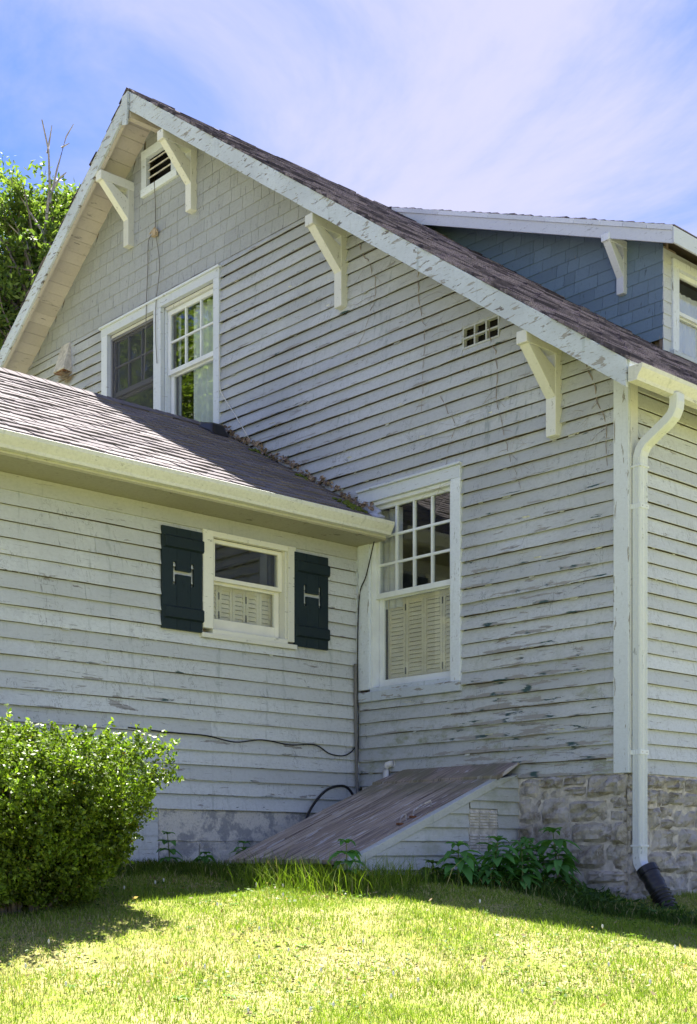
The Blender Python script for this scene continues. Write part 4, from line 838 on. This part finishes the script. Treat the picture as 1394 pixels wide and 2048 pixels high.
# image-plane basis at the tree's distance, used only to spread its limbs across the line of sight
RT = Vector((math.cos(YAW), math.sin(YAW), 0)); T0 = Vector((-15.45, 3.9, 0))
def tp(a, z, dep=0): p = T0 + RT * a + Vector((FW[0], FW[1], 0)) * dep; return (p.x, p.y, z)
dead = [([tp(.1, 8), tp(.0, 10.2), tp(.05, 11.6), tp(.12, 12.3), tp(.10, 12.95), tp(-.02, 13.5)], .045), ([tp(.12, 12.0), tp(.25, 12.6), tp(.42, 13.2), tp(.55, 13.42)], .024), ([tp(.14, 12.2), tp(.3, 12.45), tp(.42, 12.55)], .03), ([tp(.08, 12.9), tp(.16, 13.4)], .025), ([tp(.33, 13.0), tp(.48, 13.08)], .018),
        ([tp(.05, 11.4), tp(-.25, 11.85), tp(-.6, 12.45)], .03), ([tp(.1, 8.6), tp(-.1, 9.8), tp(-.12, 10.6), tp(-.3, 11.3), tp(-.75, 11.75)], .04), ([tp(-.12, 10.5), tp(.05, 11.0), tp(.2, 11.6)], .05)]
tree('leafy_tree', 'tall leafy tree with a bare dead limb behind the gable left edge', (T0.x, T0.y, .3), 11.0, .13, [(tp(.5, 11.5, .9), (.55, .8, .8)), (tp(.35, 10.6, .4), (.6, .8, .9)), (tp(.4, 10.0, .6), (.7, 1.0, 1.2)), (tp(-.9, 11.6, .6), (1.1, 1.2, 1.3)), (tp(-.3, 10.4, .9), (.9, 1.0, 1.2)), (tp(.2, 11.8, 1.2), (.75, 1.0, 1.0)), (tp(-.9, 9.2, .2), (1.3, 1.4, 1.4)), (tp(.1, 9.3, 1.0), (1.0, 1.2, 1.4)), (tp(-.5, 7.5, .4), (1.6, 1.6, 1.2))],
     460, 210, .06, 3, (.075, .14, .03), (.19, .255, .06), dead, cl=.30)
tree('leafy_tree', 'broad leafy tree beyond the wing, seen only in the window glass', (-21, -13, -.3), 12.5, .35, [((-21, -13, 9.5), (3.4, 3.4, 3.6)), ((-19.5, -11, 11.5), (2.6, 2.6, 2.6)), ((-17.5, -9, 9.0), (2.2, 2.2, 2.6))],
     150, 260, .10, 5, (.08, .14, .02), (.20, .27, .05), cl=.7)

# ------------------------------------------------------------------ boxwood bush
bc = np.array([-1.66, -4.17]); bzg = gz(*bc)
bush = tag(empty('boxwood_bush', (bc[0], bc[1], bzg)), 'dense clipped green bush in front of the wing wall', 'bush'); BIv = Matrix.Translation((-bc[0], -bc[1], -bzg))
ns = 4300; u = rng.normal(size=(ns, 3)); u[:, 2] = np.abs(u[:, 2]) * 1.1 - .55; u /= np.linalg.norm(u, axis=1, keepdims=True)
e = 5.0; sup = (np.abs(u) ** e).sum(1) ** (-1 / e); lump = 1 + .08 * np.sin(u[:, 0] * 6 + 1) * np.sin(u[:, 1] * 5 + 2) + .07 * np.sin(u[:, 0] * 13 + u[:, 2] * 11) * np.sin(u[:, 1] * 12)
depth = 1 - .5 * rng.random(ns) ** 1.5; loc = u * (sup * lump * depth)[:, None]; hgt = np.clip((loc[:, 2] + .60) / 1.55, 0, 1)
taper = .42 + .58 * np.clip(hgt * 1.15, 0, 1) ** .75
S0 = np.stack([bc[0] + loc[:, 0] * .70 * taper, bc[1] + loc[:, 1] * .80 * taper, bzg + .06 + hgt * .98], 1)
dirn = u * np.array([[.8, .8, .25]]) + np.array([[0, 0, .55]]) + rng.normal(size=(ns, 3)) * .3; dirn /= np.linalg.norm(dirn, axis=1, keepdims=True)
slen = rng.uniform(.06, .15, ns) + .09 * (rng.random(ns) < .05) * (hgt > .6); per = 36
tt = np.tile(np.linspace(.0, 1, per), ns); Pb = np.repeat(S0, per, 0) + np.repeat(dirn, per, 0) * (tt * np.repeat(slen, per))[:, None] + rng.normal(size=(ns * per, 3)) * (.024 * (1.25 - tt))[:, None]
ub = np.repeat(u, per, 0); okb = Pb[:, 2] > bzg + .015; Pb, ub, tb = Pb[okb], ub[okb], tt[okb]
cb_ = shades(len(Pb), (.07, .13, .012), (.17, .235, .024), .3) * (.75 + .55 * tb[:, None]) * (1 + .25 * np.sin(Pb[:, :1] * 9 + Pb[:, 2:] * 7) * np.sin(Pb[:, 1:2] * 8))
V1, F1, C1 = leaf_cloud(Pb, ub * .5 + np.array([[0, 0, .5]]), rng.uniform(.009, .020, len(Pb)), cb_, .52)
V2, F2, C2 = V1[:0], F1[:0], C1[:0]
nb = 700; Pd = Pb[rng.integers(0, len(Pb), nb)]; V3, F3, C3 = leaf_cloud(Pd, np.array([[0, 0, .4]]), rng.uniform(.012, .022, nb), shades(nb, (.25, .15, .02), (.32, .22, .05)), .5)
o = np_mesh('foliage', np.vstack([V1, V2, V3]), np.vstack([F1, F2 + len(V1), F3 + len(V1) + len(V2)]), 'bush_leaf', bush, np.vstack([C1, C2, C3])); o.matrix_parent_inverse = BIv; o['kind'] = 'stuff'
mb = MB()
for k in range(60):
    a = random.uniform(0, 2 * math.pi); r = random.uniform(.25, .8); p0 = Vector((bc[0] + math.cos(a) * .15, bc[1] + math.sin(a) * .2, bzg - .03)); p1 = Vector((bc[0] + math.cos(a) * r * .5, bc[1] + math.sin(a) * r * .6, bzg + random.uniform(.1, .45))); p2 = Vector((bc[0] + math.cos(a) * r * .8, bc[1] + math.sin(a) * r * .95, bzg + random.uniform(.4, 1.0)))
    mb.tube([p0, p1, p2], [.016, .011, .004], 5)
o = mb.build('stems', 'bark', bush); o.matrix_parent_inverse = BIv; o['kind'] = 'stuff'

# ------------------------------------------------------------------ leafy weeds
def blade_leaf(mb_v, mb_f, mb_c, base, d, length, width, droop, col):
    d = Vector(d).normalized(); side = d.cross(Vector((0, 0, 1))).normalized(); k = len(mb_v); prof = (.12, .62, 1.0, .78, .05)
    for i, wv in enumerate(prof):
        t = i / 4; p = Vector(base) + d * length * t - Vector((0, 0, droop * length * t * t)); up = Vector((0, 0, .18 * width * wv))
        mb_v += [tuple(p - side * width * wv * .5 + up), tuple(p), tuple(p + side * width * wv * .5 + up)]; mb_c += [col] * 3
    for i in range(4): a = k + 3 * i; mb_f += [(a, a + 1, a + 4, a + 3), (a + 1, a + 2, a + 5, a + 4)]
def weed(x, y, h, whorls, ll, label, seed, lw=.36, name='leafy_weed', col=(.105, .27, .07), group='weeds along the house foot', stem_lean=.1):
    rs = random.Random(seed); z = gz(x, y) - .01; root = tag(empty(name, (x, y, z)), label, 'weed', group); inv = Matrix.Translation((-x, -y, -z))
    lx, ly = rs.uniform(-stem_lean, stem_lean) * h, rs.uniform(-stem_lean, stem_lean) * h; mb = MB().tube([(x, y, z), (x + lx * .4, y + ly * .4, z + h * .5), (x + lx, y + ly, z + h)], [.007, .006, .003], 6); o = mb.build('stem', 'leaf_stem', root); o.matrix_parent_inverse = inv
    v, f, c = [], [], []
    for w_ in range(whorls):
        t = .18 + .82 * (w_ + 1) / whorls; m_ = rs.randint(4, 6) if w_ < whorls - 1 else 8; L = ll * (1.0 - .25 * abs(t - .6)) * (.7 if w_ == whorls - 1 else 1); a0 = rs.uniform(0, 6.28)
        for i in range(m_):
            a = a0 + i * 2 * math.pi / m_ + rs.uniform(-.3, .3); up = rs.uniform(.15, .6) + (.6 if w_ == whorls - 1 else 0); k_ = rs.uniform(.75, 1.25)
            blade_leaf(v, f, c, (x + lx * t, y + ly * t, z + h * t), (math.cos(a), math.sin(a), up), L * rs.uniform(.75, 1.15), L * lw * rs.uniform(.8, 1.2), rs.uniform(.35, .9), tuple(q * k_ for q in col))
    o = np_mesh('foliage', np.array(v), np.array(f), 'leaf', root, np.array(c)); o.matrix_parent_inverse = inv; return root
plain('leaf_stem', (.16, .20, .07), .7, .2)
weed(-.60, -1.22, .30, 5, .21, 'broad-leaved weed with a pale stalk below the bulkhead vent', 1)
weed(-.58, -.88, .34, 6, .21, 'broad-leaved weed before the bulkhead side, second of the row', 2)
weed(-.50, -.62, .33, 6, .21, 'broad-leaved weed in the middle of the row by the bulkhead', 3)
weed(-.42, -.30, .44, 6, .23, 'tallest broad-leaved weed standing against the stone foundation', 4)
weed(-.34, -.42, .30, 5, .20, 'broad-leaved weed at the right end of the row before the stones', 5)
weed(-.40, -.75, .20, 4, .17, 'low broad-leaved weed crouching in front of the weed row', 12)
weed(-.66, -1.02, .22, 5, .15, 'small leafy weed filling the gap below bulkhead vent', 13)
weed(-.70, -.66, .30, 6, .16, 'upright leafy weed pressed against the bulkhead clapboards', 14)
weed(-.62, -.42, .34, 7, .16, 'dense leafy weed in the corner of bulkhead and stones', 15)
weed(-.50, -.98, .16, 4, .14, 'lowest leafy weed at the front of weed row', 16)
weed(-2.62, -1.62, .22, 5, .13, 'leafy weed between the block foundation and the cellar door', 6)
weed(-2.62, -2.32, .30, 4, .12, 'spindly oval-leaved seedling in front of the leaning board', 7, .5)
weed(-2.55, -2.05, .14, 4, .12, 'low oval-leaved weed at the foot of block foundation', 8, .5)
weed(-.98, -1.96, .34, 4, .15, 'round-leaved weed at the low front corner of cellar bulkhead', 9, .55)
weed(-.88, -1.2, .15, 3, .14, 'small bright oval-leaved weed under the bulkhead clapboards', 10, .5, col=(.08, .16, .03))
weed(-1.08, -5.05, .16, 4, .10, 'low leafy weed at the shaded foot of the bush', 11, .5)

# ------------------------------------------------------------------ grass
def inside_house(x, y):
    return ((x < XW + .0) & (y < 0.02)) | ((x < .0) & (y > -.03)) | ((x > BX0) & (x < BX1 + .01) & (y > BY + .02) & (y < 0))
def grass(name, X, Y, h, wd, c0, c1, straw, lean=.5):
    n = len(X); Z = ground_z(X, Y) - .004; a = rng.uniform(0, 2 * np.pi, n); ca, sa = np.cos(a), np.sin(a); b = rng.uniform(0, 2 * np.pi, n); L = lean * h * rng.random(n) ** .7
    w2 = wd * .5; P = np.stack([X, Y, Z], 1); s = np.stack([ca * w2, sa * w2, np.zeros(n)], 1); tipd = np.stack([np.cos(b) * L, np.sin(b) * L, h * np.sqrt(np.clip(1 - (L / h) ** 2 * .7, .05, 1))], 1)
    mid = P + tipd * np.array([.32, .32, .58]); V = np.stack([P - s, P + s, mid + s * .8, mid - s * .8, P + tipd], 1).reshape(-1, 3)
    i0 = np.arange(n) * 5; F_ = np.concatenate([np.stack([i0, i0 + 1, i0 + 2], 1), np.stack([i0, i0 + 2, i0 + 3], 1), np.stack([i0 + 3, i0 + 2, i0 + 4], 1)])
    col = shades(n, c0, c1, .18); st = rng.random(n) < straw; col[st] = shades(int(st.sum()), (.41, .36, .18), (.56, .50, .29), .12)
    return np_mesh(name, V, F_, 'grass_blade', None, np.repeat(col, 5, 0))
def patch(x, y): return np.sin(x * 1.9 + 1.1 * np.sin(y * 1.3)) * np.cos(y * 1.7 - .6) + .6 * np.sin(x * 4.3 + y * 3.1) * np.sin(y * 5.2 - x) + .3 * np.sin(x * 11 + 3) * np.sin(y * 12)
n = 420000
X = rng.uniform(-3.0, 3.7, n); Y = rng.uniform(-6.6, 2.4, n); pv = patch(X, Y)
d = (X - CAM.x) * FW[0] + (Y - CAM.y) * FW[1]
ok = ~inside_house(X, Y) & (d > 4.6); X, Y, pv = X[ok], Y[ok], pv[ok]
strawp = np.clip(.20 + .17 * pv + .16 * (X < .2) * (Y < -3.4), .05, .8)
hh = rng.uniform(.016, .044, len(X)) * np.clip(1 + .35 * patch(X * 2.3 + 5, Y * 2.1), .6, 1.9)
isS = rng.random(len(X)) < strawp
tag(grass('lawn_grass', X[~isS], Y[~isS], hh[~isS], rng.uniform(.003, .0052, (~isS).sum()), (.115, .21, .02), (.27, .345, .055), .0, .9), 'short mown green grass of the sloping lawn', 'grass', kind='stuff')
tag(grass('dry_grass', X[isS], Y[isS], hh[isS] * .75, rng.uniform(.003, .006, isS.sum()), (.1, .1, .02), (.2, .2, .05), 1.0, 1.0), 'dry straw-coloured grass scattered through the lawn', 'grass', kind='stuff')
def near_line(pts, n, sig):
    pts = np.array(pts); k = rng.integers(0, len(pts) - 1, n); t = rng.random((n, 1)); P = pts[k] * (1 - t) + pts[k + 1] * t; return P[:, 0] + rng.normal(size=n) * sig, P[:, 1] + rng.normal(size=n) * sig
X, Y = near_line([(-2.8, -3.1), (-2.7, -2.4), (-2.5, -2.1), (-1.7, -2.0), (-1.05, -2.0)], 9000, .12); ok = ~inside_house(X, Y)
tag(grass('tall_grass', X[ok], Y[ok], rng.uniform(.03, .115, ok.sum()), rng.uniform(.004, .008, ok.sum()), (.05, .10, .012), (.12, .17, .02), .06, .6), 'long unmown grass below the cellar door and wing wall', 'grass', kind='stuff')
X, Y = near_line([(-1.75, -2.12), (-1.25, -2.08), (-.98, -2.0), (-.85, -1.6)], 6000, .16); ok = ~inside_house(X, Y)
tag(grass('grass_clump', X[ok], Y[ok], .04 + .24 * rng.random(ok.sum()) ** 2.4, rng.uniform(.003, .007, ok.sum()), (.10, .18, .014), (.21, .29, .035), .05, .95), 'tall bright grass clump at the bulkhead front corner', 'grass', kind='stuff')
X, Y = near_line([(-.9, -1.4), (-.6, -.9), (-.1, -.45), (.10, -.65), (.9, -.4), (1.7, .6)], 6000, .09); ok = ~inside_house(X, Y)
tag(grass('tall_grass', X[ok], Y[ok], rng.uniform(.04, .12, ok.sum()), rng.uniform(.004, .009, ok.sum()), (.04, .095, .015), (.09, .15, .025), .08, .7), 'rough uncut grass along the stone foundation', 'grass', kind='stuff')
# low broad-leaved ground cover and clover
X, Y = near_line([(-.9, -.95), (-.5, -.6), (0, -.35), (.05, -.6), (.9, -.35), (1.7, .6)], 1500, .08); ok = ~inside_house(X, Y); X, Y = X[ok], Y[ok]
P = np.stack([X, Y, ground_z(X, Y) + rng.uniform(.02, .11, len(X))], 1); V, F_, C_ = leaf_cloud(P, np.array([[0, 0, 1.2]]), rng.uniform(.015, .04, len(P)), shades(len(P), (.035, .09, .02), (.075, .15, .03)), .38, jitter=.7)
tag(np_mesh('ground_cover', V, F_, 'leaf', None, C_), 'low green ground cover along the stone foundation', 'ground cover', kind='stuff')
n = 16000; X = rng.uniform(-2.9, 3.5, n); Y = rng.uniform(-6.4, .3, n); ok = ~inside_house(X, Y) & (patch(X * 1.3 + 2, Y * 1.4) > .15); X, Y = X[ok], Y[ok]
P = np.stack([X, Y, ground_z(X, Y) + rng.uniform(.012, .04, len(X))], 1); V, F_, C_ = leaf_cloud(P, np.array([[0, 0, 2.0]]), rng.uniform(.007, .016, len(P)), shades(len(P), (.07, .14, .02), (.13, .20, .04)), .8, jitter=.6)
tag(np_mesh('clover', V, F_, 'leaf', None, C_), 'clover leaves patched through the lawn', 'clover', kind='stuff')

n = 150; X = rng.uniform(-2.4, 3.2, n); Y = rng.uniform(-6.2, -1.6, n); ok = ~inside_house(X, Y) & (patch(X * 1.3 + 2, Y * 1.4) > -.2); X, Y = X[ok], Y[ok]; mb = MB()
for x, y, z in zip(X, Y, ground_z(X, Y)): mb.tube([(x, y, z + .03), (x, y, z + .042), (x, y, z + .055)], [.003, .007, .004], 6)
tag(mb.build('clover_flowers', 'clover_white'), 'small white clover heads dotted over the lawn', 'clover flowers', kind='stuff')
X = rng.uniform(-2.6, 3.2, 26); Y = rng.uniform(-6.2, -1.2, 26); ok = ~inside_house(X, Y); X, Y = X[ok], Y[ok]; v, f, c = [], [], []
for x, y, z in zip(X, Y, ground_z(X, Y)):
    m_ = random.randint(5, 9); k_ = random.uniform(.7, 1.3); L = random.uniform(.04, .07)
    for i in range(m_):
        a = i * 2 * math.pi / m_ + random.uniform(-.4, .4); blade_leaf(v, f, c, (x, y, z + .01), (math.cos(a), math.sin(a), random.uniform(.35, .8)), L * random.uniform(.7, 1.2), L * .28, .5, (.09 * k_, .19 * k_, .03 * k_))
tag(np_mesh('lawn_weeds', np.array(v), np.array(f), 'leaf', None, np.array(c)), 'flat leafy weed rosettes scattered in the lawn', 'lawn weeds', kind='stuff')
n = 500; X = rng.uniform(-2.6, 3.2, n); Y = rng.uniform(-6.3, -1.0, n); ok = ~inside_house(X, Y); X, Y = X[ok], Y[ok]
P = np.stack([X, Y, ground_z(X, Y) + rng.uniform(.02, .045, len(X))], 1); V, F_, C_ = leaf_cloud(P, np.array([[0, 0, 1.5]]), rng.uniform(.008, .024, len(P)), shades(len(P), (.22, .15, .09), (.42, .33, .22)), .45)
tag(np_mesh('fallen_leaves', V, F_, 'leaf', None, C_), 'dry fallen leaf scraps lying on the lawn', 'leaf scraps', kind='stuff')
